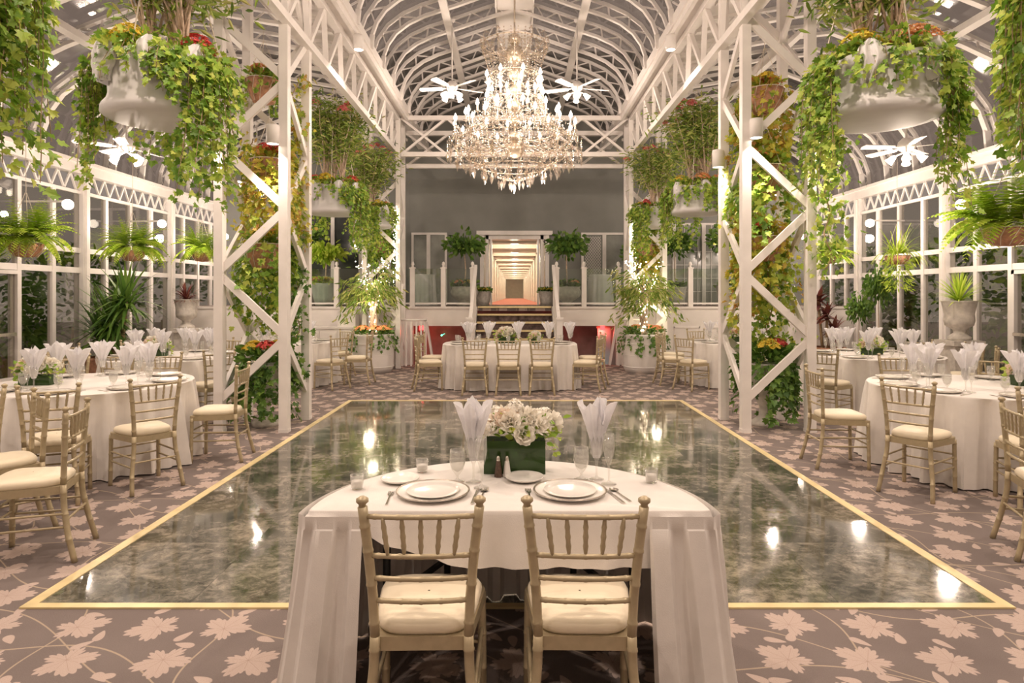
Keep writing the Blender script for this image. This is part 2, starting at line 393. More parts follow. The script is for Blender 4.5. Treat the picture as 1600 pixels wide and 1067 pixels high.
# --- roof profiles (x, z)
NAVE = [(2.31, 5.58), (2.29, 5.80), (2.22, 6.00), (2.08, 6.20), (1.86, 6.37), (1.56, 6.51), (1.0, 6.69), (.4, 6.90), (0, 7.0)]
AISLE = [(7.9, 4.02), (7.87, 4.35), (7.75, 4.68), (7.54, 4.96), (7.22, 5.20), (6.8, 5.40), (6.1, 5.68), (5.3, 5.98), (4.6, 5.90), (3.7, 5.74), (2.75, 5.60)]
def offset(prof, d):
    out = []
    for i, p in enumerate(prof):
        a = V(prof[max(i - 1, 0)]); c = V(prof[min(i + 1, len(prof) - 1)]); t = (c - a).normalized()
        n = V((-t.y, t.x));  n = n if n.y > 0 or (abs(n.y) < .2 and n.x * p[0] > 0) else -n
        out.append((p[0] + n.x * d, p[1] + n.y * d))
    return out
def rib(prof, dep=.20, w=.07, mirror=False):
    b = MB()
    P = prof
    U = offset(prof, dep)
    for pr, ww in ((P, w), (U, w * .8)):
        for i in range(len(pr) - 1):
            b.bar((pr[i][0], 0, pr[i][1]), (pr[i + 1][0], 0, pr[i + 1][1]), ww, .05, up=(0, 1, 0)) if False else b.bar((pr[i][0], 0, pr[i][1]), (pr[i + 1][0], 0, pr[i + 1][1]), ww, .05)
    # lacing
    def along(pr, n):
        seg = [0]
        for i in range(len(pr) - 1): seg.append(seg[-1] + (V(pr[i + 1]) - V(pr[i])).length)
        out = []
        for k in range(n + 1):
            t = seg[-1] * k / n
            for i in range(len(pr) - 1):
                if seg[i + 1] >= t - 1e-6:
                    f = (t - seg[i]) / (seg[i + 1] - seg[i]); a = V(pr[i]); c = V(pr[i + 1]); out.append(a + (c - a) * f); break
        return out
    n = max(8, int(sum((V(P[i + 1]) - V(P[i])).length for i in range(len(P) - 1)) / .2))
    n += n % 2
    A, B = along(P, n), along(U, n)
    for k in range(n):
        p, q = (A[k], B[k + 1]) if k % 2 == 0 else (B[k], A[k + 1])
        b.bar((p.x, 0, p.y), (q.x, 0, q.y), .03, .02)
    return b
def mirror_x(prof): return [(-x, z) for x, z in prof]
ceiling = bpy.data.objects.new('ceiling', None); COL.objects.link(ceiling); ceiling['kind'] = 'structure'
full = NAVE[:-1] + [(0, 7.0)] + mirror_x(NAVE[:-1])[::-1]
ribm = rib(full, .20, .075).build('nave_rib', 'white', ceiling)
ys = [-1.6 + .93 * i for i in range(21)]
ribm.location.y = ys[0]
for y in ys[1:]:
    c = ribm.copy(); COL.objects.link(c); c.location.y = y
for sgn in (-1, 1):
    pr = AISLE if sgn > 0 else mirror_x(AISLE)
    rm = rib(pr, .16, .10).build('aisle_rib', 'white', ceiling); rm.location.y = -.9
    for k in range(1, 20):
        c = rm.copy(); COL.objects.link(c); c.location.y = -.9 + .98 * k
    # glazing bars between
    g = MB(); U = offset(pr, .19)
    for k in range(38):
        yy = -.9 + .49 * k
        if k % 2 == 0: continue
        for i in range(len(U) - 1): g.bar((U[i][0], yy, U[i][1]), (U[i + 1][0], yy, U[i + 1][1]), .035, .04)
    g = MB(); n = len(U) - 2
    vs = [(x, yy, z) for (x, z) in U[:n + 1] for yy in (-5, WALL_Y)]
    g.add(vs, [(2 * i, 2 * i + 1, 2 * i + 3, 2 * i + 2) for i in range(n)]); g.build('roof_glass', 'roofglass', ceiling)
    g = MB(); g.box(min(sgn * 2.6, sgn * 3.75), max(sgn * 2.6, sgn * 3.75), -5, WALL_Y, 5.93, 5.97); g.build('valley_panel', 'whitewall', ceiling)
    # gutter box beams and nave purlins
    g = MB(); g.box(min(sgn * 2.31, sgn * 2.60), max(sgn * 2.31, sgn * 2.60), -5, WALL_Y, 5.55, 5.70)
    g.box(min(sgn * 2.34, sgn * 2.40), max(sgn * 2.34, sgn * 2.40), -5, WALL_Y, 5.46, 5.56); g.build('gutter_beam', 'white', ceiling)
    g = MB(); g.bar((sgn * 1.22, -5, 6.60), (sgn * 1.22, WALL_Y, 6.60), .14, .07); g.build('purlin', 'white', ceiling)
    g = MB(); g.bar((sgn * 6.5, -5, 5.46), (sgn * 6.5, WALL_Y, 5.46), .16, .10)
    g.bar((sgn * 4.6, -5, 5.82), (sgn * 4.6, WALL_Y, 5.82), .10, .08); g.build('purlin', 'white', ceiling)
    # eaves beam above the window wall
    g = MB(); X = sgn * 7.9
    g.box(X - .10, X + .10, -5, WALL_Y, 3.80, 4.04); g.box(X - .13, X + .13, -5, WALL_Y, 3.98, 4.04)
    g.box(X - .04, X + .04, -5, WALL_Y, 3.44, 3.50)
    y = -.1
    while y < WALL_Y:
        g.bar((X, y, 3.50), (X, y + .16, 3.80), .03, .03, up=(1, 0, 0)); g.bar((X, y + .16, 3.80), (X, y + .32, 3.50), .03, .03, up=(1, 0, 0)); y += .32
    g.build('eaves_truss', 'white', ceiling)
U = offset(full, .23)
g = MB(); vs = [(x, yy, z) for (x, z) in U for yy in (-5, WALL_Y)]
g.add(vs, [(2 * i, 2 * i + 1, 2 * i + 3, 2 * i + 2) for i in range(len(U) - 1)]); g.build('roof_glass', 'roofglass', ceiling)
g = MB()
for k in range(20):
    yy = ys[0] + .465 + .93 * k
    for i in range(len(U) - 1): g.bar((U[i][0], yy, U[i][1]), (U[i + 1][0], yy, U[i + 1][1]), .035, .05)
g = MB(); g.box(-.34, .34, -5, WALL_Y, 7.0, 7.05); g.box(-.36, -.33, -5, WALL_Y, 6.94, 7.05); g.box(.33, .36, -5, WALL_Y, 6.94, 7.05)
g.build('ridge_duct', 'whitewall', ceiling)

# --- lattice trusses of the nave
def truss(name, label, pts_top, pts_bot, n, w=.09, dg=.06, loc_axis='y'):
    o = thing(name, label, 'truss'); o['kind'] = 'structure'
    (a0, a1), (b0, b1) = pts_top, pts_bot
    g = MB(); g.bar(a0, a1, w, w); g.build('top_chord', 'white', o)
    g = MB(); g.bar(b0, b1, w, w); g.build('bottom_chord', 'white', o)
    a0, a1, b0, b1 = map(V, (a0, a1, b0, b1)); g = MB()
    for k in range(n):
        p = b0 + (b1 - b0) * (k / n); t = a0 + (a1 - a0) * ((k + .5) / n); q = b0 + (b1 - b0) * ((k + 1) / n)
        g.bar(p, t, dg, dg * .6); g.bar(t, q, dg, dg * .6)
    g.build('lacing', 'white', o)
    return o
for sgn, s_ in ((-1, 'left'), (1, 'right')):
    truss('nave_truss', 'white lattice truss running along the %s side of the nave' % s_, ((sgn * 2.58, -3, 5.50), (sgn * 2.58, 14.9, 5.50)), ((sgn * 2.66, -3, 4.82), (sgn * 2.66, 14.9, 4.82)), 22, .10, .07)
def xtruss(y, z0, z1, x=2.50, n=5, nm='front'):
    o = thing('cross_truss', 'white cross-braced truss spanning the nave, %s one' % nm, 'truss'); o['kind'] = 'structure'
    g = MB(); g.bar((-x, y, z1), (x, y, z1), .10, .10); g.build('top_chord', 'white', o)
    g = MB(); g.bar((-x, y, z0), (x, y, z0), .10, .10); g.build('bottom_chord', 'white', o)
    g = MB()
    for k in range(n):
        xa, xb = -x + 2 * x * k / n, -x + 2 * x * (k + 1) / n
        g.bar((xa, y, z0), (xb, y, z1), .07, .05); g.bar((xa, y + .02, z1), (xb, y + .02, z0), .07, .05)
    g.build('lacing', 'white', o)
xtruss(14.4, 4.72, 5.52, nm='nearer'); xtruss(15.1, 4.60, 5.36, nm='farther')

# --- lattice towers
def tower(x0, y0, label, W_=.76, D_=.80, w=.105, ztop=5.8, flip=0):
    o = thing('lattice_tower', label, 'column', (x0, y0, 0), 0, None)
    C = [(0, 0), (W_, 0), (W_, D_), (0, D_)]
    for (x, y) in C:
        g = MB(); g.box(x - w / 2, x + w / 2, y - w / 2, y + w / 2, 0, ztop); g.box(x - w / 2 - .004, x + w / 2 + .004, y - w / 2 - .004, y + w / 2 + .004, 0, .04)
        g.build('post', 'white', o)
    zs = [-.40 + .755 * k for k in range(9)]
    for fi in range(4):
        a, c = C[fi], C[(fi + 1) % 4]
        for k in range(len(zs) - 1):
            z0, z1 = zs[k], zs[k + 1]
            p, q = (a, c) if (k + fi) % 2 == 1 else (c, a)
            if z0 < 0:
                continue
            if z1 > ztop: continue
            g = MB(); g.bar((p[0], p[1], z0 + .02), (q[0], q[1], z1 - .02), .045, .085); g.build('brace', 'white', o)
    for (x, y) in (C[0], C[1]):
        pass
    return o
T = [tower(-3.46, 7.65, 'white lattice tower at left beside the dance floor'),
     tower(2.71, 7.65, 'white lattice tower at right beside the dance floor'),
     tower(-3.30, 14.35, 'far white lattice tower left of the stairs', W_=.74, D_=.62, w=.10, ztop=5.5),
     tower(2.56, 14.35, 'far white lattice tower right of the stairs', W_=.74, D_=.62, w=.10, ztop=5.5)]

# --- side walls of glass
def side_bay(n, sgn, y0, y1, door=False):
    X = sgn * 7.9
    kindn = ('window_%d' % n)
    o = bpy.data.objects.new(kindn, None); COL.objects.link(o); o['kind'] = 'structure'; o.location = (X, y0, 0)
    Lh = y1 - y0
    g = MB(); g.box(-.085, .085, -.09, .09, 0, 3.95); g.box(-.12, .12, -.045, .045, 0, 3.79); g.build('main_post', 'white', o)
    cuts = [Lh * .22, Lh * .48, Lh * .74]
    for c in cuts:
        g = MB(); g.box(-.045, .045, c - .042, c + .042, .0, 3.46); g.build('mullion', 'white', o)
    for (z, h) in ((2.06, .05), (2.42, .045), (.16, .16)):
        g = MB(); g.box(-.035, .035, .09, Lh - .09, z - h, z + h); g.build('rail', 'white', o)
    g = MB(); g.box(-.006, .006, .09, Lh - .09, .3, 3.44); g.build('glass_pane', 'pane', o)
    if door:
        d = MB(); c0, c1 = cuts[0] + .05, cuts[1] - .05
        for (a, e) in ((c0, c0 + .06), (c1 - .06, c1)): d.box(-.06, -.02 if sgn < 0 else .06, a, e, .02, 2.0)
        d.box(-.06, .06, c0, c1, 1.94, 2.0); d.box(-.06, .06, c0, c1, .02, .22); dd = d.build('door_frame', 'white', o)
        h = MB(); h.bar((-sgn * .10, c0 + .1, 1.0), (-sgn * .10, c1 - .1, 1.0), .03, .05); h.bar((-sgn * .05, c0 + .1, 1.0), (-sgn * .10, c0 + .1, 1.0), .03); h.bar((-sgn * .05, c1 - .1, 1.0), (-sgn * .10, c1 - .1, 1.0), .03)
        h.build('push_bar', 'silver', dd)
    return o
n = 1
for sgn in (-1, 1):
    for (a, c, d) in ((2.9, 5.9, 0), (5.9, 8.9, 0), (8.9, 11.9, 1), (11.9, 14.9, 0), (14.9, 17.6, 0)):
        side_bay(n, sgn, a, c, d); n += 1
    b = MB(); b.box(sgn * 7.9 - .08, sgn * 7.9 + .08, -5, 2.8, 0, 3.5); struct(b.build('wall_side', 'whitewall'), 'wall_left' if sgn < 0 else 'wall_right')
b = MB(); b.box(-7.9, 7.9, -5.1, -5, 0, 7.2); struct(b.build('wall_rear', 'whitewall'))

# --- end wall (grey) with portal opening and window openings
b = MB(); PX = .90; PT = 3.28
def wallrect(x0, x1, z0, z1): b.box(x0, x1, WALL_Y, WALL_Y + .2, z0, z1)
wallrect(-8, -PX, PZ, PT); wallrect(PX, 8, PZ, PT); wallrect(-8, 8, PT, 8.2)
struct(b.build('wall_back', 'grey'))
b = MB()
for x in [-6.5 + 1.22 * i for i in range(12)]: b.box(x - .006, x + .006, WALL_Y - .004, WALL_Y, 3.4, 7.4)
b.box(-7.8, 7.8, WALL_Y - .004, WALL_Y, 5.0, 5.012); struct(b.build('trim_5', 'grey'))
# platform
b = MB(); b.box(-8, -.86, FL_END, WALL_Y + .2, PZ - .1, PZ); b.box(.86, 8, FL_END, WALL_Y + .2, PZ - .1, PZ); b.box(-.86, .86, FL_END, WALL_Y + .2, PZ - .1, PZ)
struct(b.build('platform_floor', 'carpet'))
b = MB(); 
for s_ in (-1, 1):
    xa, xb = sorted((s_ * .9, s_ * 8)); b.box(xa, xb, FL_END - .03, FL_END, .90, PZ)
    xa, xb = sorted((s_ * 2.35, s_ * 8)); b.box(xa, xb, FL_END - .03, FL_END, 0, .90)
    xa, xb = sorted((s_ * .9, s_ * 8)); b.box(xa, xb, FL_END - .06, FL_END - .03, PZ - .05, PZ)
struct(b.build('wall_platform', 'whitewall'))
b = MB()
for x0 in (-4.75, -4.1, -3.45, 2.9, 3.7, 4.5, 5.3, -5.5, -6.3):
    for (a, c, e, f) in ((x0, x0 + .6, 1.14, 1.16), (x0, x0 + .6, .25, .27), (x0, x0 + .02, .25, 1.16), (x0 + .58, x0 + .6, .25, 1.16)):
        b.box(a, c, FL_END - .045, FL_END - .03, e * .78 - .04, f * .78 - .02)
struct(b.build('trim_6', 'white'))
# below-platform room
b = MB(); b.box(-2.6, 2.6, 16.3, 16.4, -1.4, PZ - .1); b.box(-2.65, -2.6, FL_END, 17.5, -1.4, PZ - .1); b.box(2.6, 2.65, FL_END, 17.5, -1.4, PZ - .1)
b.box(-2.6, 2.6, FL_END, 17.5, -1.45, -1.4)
struct(b.build('wall_lower', 'darkred'))
d1 = bpy.data.objects.new('door_1', None); COL.objects.link(d1); d1['kind'] = 'structure'; d1.location = (2.2, 15.62, 0)
g = MB(); g.box(-.21, .10, 0, .05, -1.3, .82); g.build('door_leaf', 'blue', d1)
g = MB(); g.box(.10, .26, -.01, .06, -1.3, .84); g.box(-.24, .26, -.01, .06, .82, .87); g.build('door_frame', 'grey', d1)
for x, s_ in ((2.08, 'right'), (-2.2, 'left')):
    o = thing('exit_light', 'small red glowing light under the platform on the %s of the stairs' % s_, 'light', (x, 15.4, .84)); g = MB(); g.box(-.05, .05, -.03, .03, -.05, .05); g.build('lens', 'redglow', o)
    light('exit_glow', (0, .12, -.1), 5, .05, (1, .08, .05), parent=o)
o = thing('pilot_light', 'tiny green light on the dark wall left of the stairs', 'light', (-1.75, 15.64, .65)); g = MB(); g.ball((0, 0, 0), .022); g.bar((0, 0, 0), (0, .66, 0), .006); g.build('lens', 'greenglow', o); 

# stairs
st = bpy.data.objects.new('stairs', None); COL.objects.link(st); st['kind'] = 'structure'
for k in range(8):
    y0 = FL_END - .28 * (k + 1); z = PZ - PZ / 8 * (k + 1)
    if z > .01:
        g = MB(); g.box(-.85, .85, y0, FL_END, max(0, z - PZ / 8), z); g.build('step', 'stairrug', st)
    g = MB(); g.box(-.85, .85, y0 + .24, y0 + .30, z + PZ / 8 - .035, z + PZ / 8 + .006); g.build('nosing', 'gold', st)
for s_ in (-1, 1):
    g = MB(); X0, X1 = sorted((s_ * .86, s_ * .93))
    g.add([(x, y, z) for x in (X0, X1) for (y, z) in ((FL_END, 0), (FL_END, PZ), (FL_END - .1, PZ), (12.95, .06), (12.95, 0))],
          [(0, 1, 2, 3, 4), (9, 8, 7, 6, 5), (0, 5, 6, 1), (1, 6, 7, 2), (2, 7, 8, 3), (3, 8, 9, 4), (4, 9, 5, 0)]); g.build('stringer', 'white', st)

# railings
def rail_post(x, y, z, label, h=1.0):
    o = thing('railing_post', label, 'railing post', (x, y, z))
    g = MB(); g.box(-.055, .055, -.055, .055, -.12, h - .12); g.box(-.07, .07, -.07, .07, h - .12, h - .09); g.build('shaft', 'white', o)
    g = MB(); g.lathe([(.05, h - .09), (.02, h - .06), (.045, h - .02), (.03, h + .03), (.003, h + .05)], 10); g.build('finial', 'white', o, True)
    return o
RY = FL_END - .02
posts = [(-4.15, 'left of the tall green planter, beyond the far left tower'), (-2.38, 'beside the far left tower'), (-1.66, 'midway between the far left tower and stairs'), (-.98, 'at the left head of the stairs'),
         (.98, 'at the right head of the stairs'), (1.62, 'midway between the stairs and far right tower'), (2.42, 'beside the far right tower'), (4.10, 'right of the glowing tree at right'), (5.45, 'behind the right lattice tower'), (-5.4, 'behind the left lattice tower')]
for x, l in posts: rail_post(x, FL_END + .06, PZ, 'white square railing post ' + l)
px = sorted(p[0] for p in posts)
for a, c in zip(px[:-1], px[1:]):
    if a < 0 < c: continue
    o = thing('glass_railing', 'clear glass railing panel on the platform edge between posts %s' % ('left of the stairs' if a < 0 else 'right of the stairs'), 'railing', ((a + c) / 2, FL_END + .06, PZ), group='glass railing panels')
    o['label'] = {(-5.4): 'clear glass railing panel behind the left lattice tower', (-4.15): 'wide glass railing panel at left, behind the glowing tree', (-2.38): 'glass railing panel in front of the small white-clothed table at left',
                  (-1.66): 'glass railing panel beside the left head of the stairs', .98: 'glass railing panel beside the right head of the stairs', 1.62: 'glass railing panel in front of the lattice door at right',
                  2.42: 'wide glass railing panel at right, behind the glowing tree', 4.10: 'glass railing panel behind the right lattice tower'}[a]
    del o['group']
    h = (c - a) / 2 - .06
    g = MB(); g.box(-h, h, -.006, .006, .08, .88); g.build('glass_panel', 'railglass', o)
    g = MB(); g.box(-h, h, -.02, .02, .05, .09); g.build('bottom_rail', 'white', o)
for s_, l in ((-1, 'left'), (1, 'right')):
    o = thing('stair_handrail', 'white sloping handrail down the %s side of the stairs' % l, 'handrail')
    g = MB(); g.bar((s_ * .90, FL_END + .0, PZ + .93), (s_ * .90, 13.1, .98), .07, .09); g.build('rail', 'white', o)
    for k in range(10):
        t = k / 9; y = FL_END - .2 - t * 1.85; z = PZ - (FL_END - y) * PZ / 2.24
        g = MB(); g.box(s_ * .9 - .02, s_ * .9 + .02, y - .02, y + .02, max(0.02, z), z + .93); g.build('baluster', 'white', o)
    g = MB(); g.box(s_ * .9 - .06, s_ * .9 + .06, 12.98, 13.1, 0, 1.12); g.box(s_ * .9 - .075, s_ * .9 + .075, 12.965, 13.115, 1.12, 1.16); g.build('newel_post', 'white', o)

# portal and corridor
b = MB()
for s_ in (-1, 1):
    for (x, w, dpt) in ((PX - .02, .10, .10), (PX - .16, .08, .05), (PX - .26, .05, .02)):
        xa, xb = sorted((s_ * (x - w / 2), s_ * (x + w / 2))); b.box(xa, xb, WALL_Y - dpt, WALL_Y + .4, PZ, PT)
b.box(-PX - .12, PX + .12, WALL_Y - .16, WALL_Y + .4, PT - .05, PT + .06); b.box(-PX, PX, WALL_Y - .05, WALL_Y + .4, PT - .16, PT - .05)
struct(b.build('trim_7', 'white'))
cor = bpy.data.objects.new('corridor', None); COL.objects.link(cor); cor['kind'] = 'structure'
g = MB(); g.box(-.98, .98, WALL_Y + .2, 62, PZ - .1, PZ + .004); g.build('corridor_floor', 'redcarpet', cor)
g = MB(); g.box(-1.05, -.98, WALL_Y + .2, 62, PZ, 3.4); g.box(.98, 1.05, WALL_Y + .2, 62, PZ, 3.4); g.box(-1.05, 1.05, 62, 62.1, PZ, 3.4); g.box(-1.05, 1.05, WALL_Y + .2, 62, 3.4, 3.5); g.build('corridor_shell', 'corrwall', cor)
y = WALL_Y + 1.2; first = None
k = 0
while y < 60:
    if first is None:
        g = MB(); g.box(-.98, -.80, 0, .22, PZ, 3.24); g.box(.80, .98, 0, .22, PZ, 3.24); g.box(-.98, .98, 0, .22, 3.12, 3.4); g.box(-.84, .84, -.04, .26, 3.10, 3.15)
        first = g.build('arch_frame', 'white', cor); first.location.y = y
    else:
        c = first.copy(); COL.objects.link(c); c.location.y = y
    y += 1.9; k += 1
cl = None
for i in range(11):
    yy = WALL_Y + 2.2 + i * 3.8
    o = thing('corridor_lamp', '%s round yellow ceiling lamp from the corridor entrance' % ('first', 'second', 'third', 'fourth', 'fifth', 'sixth', 'seventh', 'eighth', 'ninth', 'tenth', 'farthest')[i], 'ceiling lamp', (0, yy, 3.36), group='ceiling lamps along the corridor')
    g = MB(); g.lathe([(.12, 0), (.14, -.05), (.09, -.12), (.01, -.15)], 14); g.build('lamp_shade', 'corrglow', o, True)
    g = MB(); g.lathe([(.15, .04), (.15, 0)], 14, cap0=False); g.build('ceiling_mount', 'brass', o)
    light('corridor_light', (0, -.3, -.32), 22, .12, (1, .88, .66), parent=o)
# windows in the end wall
def end_window(n, x0, x1, z0, z1, bars, grid=0, paneM='pane'):
    o = bpy.data.objects.new('window_%d' % n, None); COL.objects.link(o); o['kind'] = 'structure'
    Y = WALL_Y - .06; g = MB(); f = .06
    g.box(x0 - f, x1 + f, Y, Y + .06, z1, z1 + f); g.box(x0 - f, x0, Y, Y + .06, z0, z1); g.box(x1, x1 + f, Y, Y + .06, z0, z1)
    for x in bars: g.box(x - .05, x + .05, Y, Y + .06, z0, z1)
    g.build('window_frame', 'white', o)
    if grid:
        g = MB(); nx = int((x1 - x0) / grid)
        for i in range(1, nx): g.box(x0 + i * grid - .006, x0 + i * grid + .006, Y + .02, Y + .035, z0, z1)
        for i in range(1, int((z1 - z0) / grid)): g.box(x0, x1, Y + .02, Y + .035, z0 + i * grid - .006, z0 + i * grid + .006)
        g.build('muntin', 'white', o)
    g = MB(); g.box(x0, x1, Y + .038, Y + .048, z0, z1); g.build('glass_pane', paneM, o)
M['greypane'] = mat('dim_glass', (.30, .31, .29), .12, nscale=2, namt=.3)
M['darkpane'] = mat('dark_glass', (.045, .05, .05), .08, nscale=2, namt=.4)
end_window(11, -2.72, -1.88, PZ, 3.24, [-2.32], 0, 'greypane')
end_window(12, 1.86, 2.95, PZ, 3.24, [2.42], .0, 'greypane')
end_window(13, -5.6, -3.4, PZ, 3.9, [-4.9, -4.15], 0, 'darkpane')
end_window(14, 3.5, 5.9, PZ, 3.5, [4.3, 5.1], .36, 'greypane')
b = MB()
for i in range(6):
    for j in range(14): b.lathe([(.028, 0), (.034, 0)], 6, (1.94 + .075 * i + (.037 if j % 2 else 0), WALL_Y - .07, 2.1 + j * .075), fn=lambda r, z, th: (r, z)) if False else b.bar((1.90 + .07 * i, WALL_Y - .065, 2.0 + .085 * j), (1.97 + .07 * i, WALL_Y - .065, 2.085 + .085 * j), .01, .01)
    for j in range(14): b.bar((1.97 + .07 * i, WALL_Y - .065, 2.0 + .085 * j), (1.90 + .07 * i, WALL_Y - .065, 2.085 + .085 * j), .01, .01)
struct(b.build('window_lattice', 'white'))

# ================================================================== outside
b = MB(); b.box(-30, -8.05, -5, 40, -.2, -.02); b.box(8.05, 30, -5, 40, -.2, -.02); struct(b.build('ground', 'darkground'))
def leafmass(c, rad, n, size, shape=OVAL, hollow=.55):
    g = MB()
    for _ in range(n):
        d = V((random.gauss(0, 1), random.gauss(0, 1), random.gauss(0, 1))).normalized()
        r = uni(hollow, 1) ** .6
        p = V((c[0] + d.x * rad[0] * r, c[1] + d.y * rad[1] * r, c[2] + d.z * rad[2] * r))
        g.leaf(p, (d + V((uni(-.8, .8), uni(-.8, .8), uni(-.9, .4)))), size * uni(.7, 1.2), shape)
    return g
hd = thing('garden_shrub', 'dark shrub', 'shrub'); leafmass((0, 0, 1.1), (.9, 1.5, 1.3), 900, .16).build('foliage', 'deep', hd)
g = MB(); g.tube([(0, 0, 0), (.03, 0, .8)], .05); g.build('stem', 'stem', hd)
for i, (x, y, s, l) in enumerate(((-9.6, 11.5, 1., 'dark leafy shrub outside the left glass wall, nearest'), (-9.9, 14.6, 1.15, 'dark leafy shrub outside the left glass wall, middle'), (-9.6, 17.8, 1.2, 'dark leafy shrub outside the left glass wall, farthest'),
                                  (9.6, 11.2, 1.05, 'dark leafy shrub outside the right glass wall, nearest'), (9.9, 14.3, 1.2, 'dark leafy shrub outside the right glass wall, middle'), (9.6, 17.6, 1.2, 'dark leafy shrub outside the right glass wall, farthest'))):
    place(hd, (x, y, -.02), i * 1.1, l, scale=s)

# ================================================================== FURNITURE
def chair_proto():
    o = thing('chiavari_chair', 'gold chair', 'chair')
    # seat frame
    def quad(hb, hf, yb, yf): return [(-hb, yb), (hb, yb), (hf, yf), (-hf, yf)]
    g = MB(); n = 6; poly = []
    for (x, y) in ((-.165, -.20), (.165, -.20), (.20, .18), (-.20, .18)): poly.append((x, y))
    pr = [(-.158, -.205), (.158, -.205), (.202, .15), (.19, .195), (-.19, .195), (-.202, .15)]
    g.prism(pr, .405, .452); g.build('seat_frame', 'champ', o)
    g = MB(); vs = []; fs = []
    outline = []
    for i in range(28):
        th = 2 * pi * i / 28; c, s = cos(th), sin(th)
        e = .45
        x = math.copysign(abs(c) ** e, c); y = math.copysign(abs(s) ** e, s)
        w = .158 + (.203 - .158) * (y + 1) / 2
        outline.append((x * w * .98, y * .195 - .003))
    layers = [(.97, .452), (1.02, .463), (1.03, .480), (.98, .496), (.85, .506), (.5, .513), (.02, .515)]
    for (sc, z) in layers: vs += [(x * sc, y * sc, z) for x, y in outline]
    k = 28
    for a in range(len(layers) - 1):
        for i in range(k): fs.append((a * k + i, a * k + (i + 1) % k, (a + 1) * k + (i + 1) % k, (a + 1) * k + i))
    g.add(vs, fs); g.build('cushion', 'cushion', o, True)
    def ringed(pts, r, rings, n=10):
        """bamboo tube with turned rings at given fractions"""
        pts = [V(p) for p in pts]; seg = [0]
        for i in range(len(pts) - 1): seg.append(seg[-1] + (pts[i + 1] - pts[i]).length)
        Lt = seg[-1]
        def pos(t):
            t *= Lt
            for i in range(len(pts) - 1):
                if seg[i + 1] >= t - 1e-7: f = (t - seg[i]) / (seg[i + 1] - seg[i]); return pts[i].lerp(pts[i + 1], f)
            return pts[-1]
        ts = sorted(set([i / 10 for i in range(11)] + [max(0, min(1, q + dlt / Lt)) for q in rings for dlt in (-.007, -.003, .003, .007)]))
        rr = []
        for t in ts:
            b_ = 1.
            for q in rings:
                if abs(t - q) * Lt < .0045: b_ = 1.13
            rr.append(r * b_)
        return [pos(t) for t in ts], rr, n
    def T(g, pts, r, rings, n=10): p, rr, n = ringed(pts, r, rings, n); g.tube(p, rr, n)
    for s in (-1, 1):
        g = MB(); T(g, [(s * .20, -.285, 0), (s * .185, -.245, .16), (s * .160, -.215, .34), (s * .157, -.212, .46)], .017, (.3, .62, .9)); g.build('leg', 'champ', o, True)
        g = MB(); T(g, [(s * .192, .185, 0), (s * .188, .178, .43)], .0165, (.3, .62, .93)); g.build('leg', 'champ', o, True)
    br = bpy.data.objects.new('backrest', None); COL.objects.link(br); br.parent = o
    def yb(z): return -.212 - max(0, z - .46) ** 1.3 * .07
    for s in (-1, 1):
        bk = MB(); T(bk, [(s * .157, yb(.46), .46), (s * .163, yb(.6), .60), (s * .177, yb(.75), .75), (s * .194, yb(.88), .900)], .0165, (.1, .4, .66, .85))
        bk.lathe([(.014, .895), (.012, .908), (.021, .917), (.0205, .927), (.008, .935), (.001, .936)], 10, (s * .1945, yb(.88), 0)); bk.build('back_post', 'champ', br, True)
    def xw(z): return .157 + (.192 - .157) * ((z - .46) / .42) ** 1.3
    for z in (.868, .735, .658, .582):
        g = MB(); w = xw(z); pts = [(-w, yb(z), z), (-w * .5, yb(z) - .012, z), (0, yb(z) - .016, z), (w * .5, yb(z) - .012, z), (w, yb(z), z)]
        T(g, pts, .0092, (.1, .3, .5, .7, .9), 8); g.build('rail', 'champ', br, True)
    for i in range(5):
        a = (i - 2) / 2; g = MB(); p0 = V((a * xw(.868) * .66, yb(.868) - .012, .866)); p1 = V((a * xw(.735) * .62, yb(.735) - .012, .737))
        pts = [p0.lerp(p1, t / 12) for t in range(13)]
        g.tube(pts, [.0055, .0068, .0078, .0096, .0078, .0082, .0102, .0082, .0078, .0096, .0078, .0062, .0052], 8); g.build('spindle', 'champ', br, True)
    for s in (-1, 1):
        for z in (.21, .29):
            g = MB(); T(g, [(s * .19, .182, z), (s * .177, -.235 + (z - .2) * .2, z)], .008, (.5,), 6); g.build('stretcher', 'champ', o, True)
    for (y, z, w) in ((.182, .23, .19), (.182, .31, .19), (-.232, .25, .178)):
        g = MB(); T(g, [(-w, y, z), (w, y, z)], .008, (.33, .66), 6); g.build('stretcher', 'champ', o, True)
    return o
CH = chair_proto()
def chair_face(x, y, fx, fy, label):
    """chair at (x,y) whose front looks at (fx,fy)"""
    return place(CH, (x, y, 0), atan2(fy - y, fx - x) - pi / 2, label)

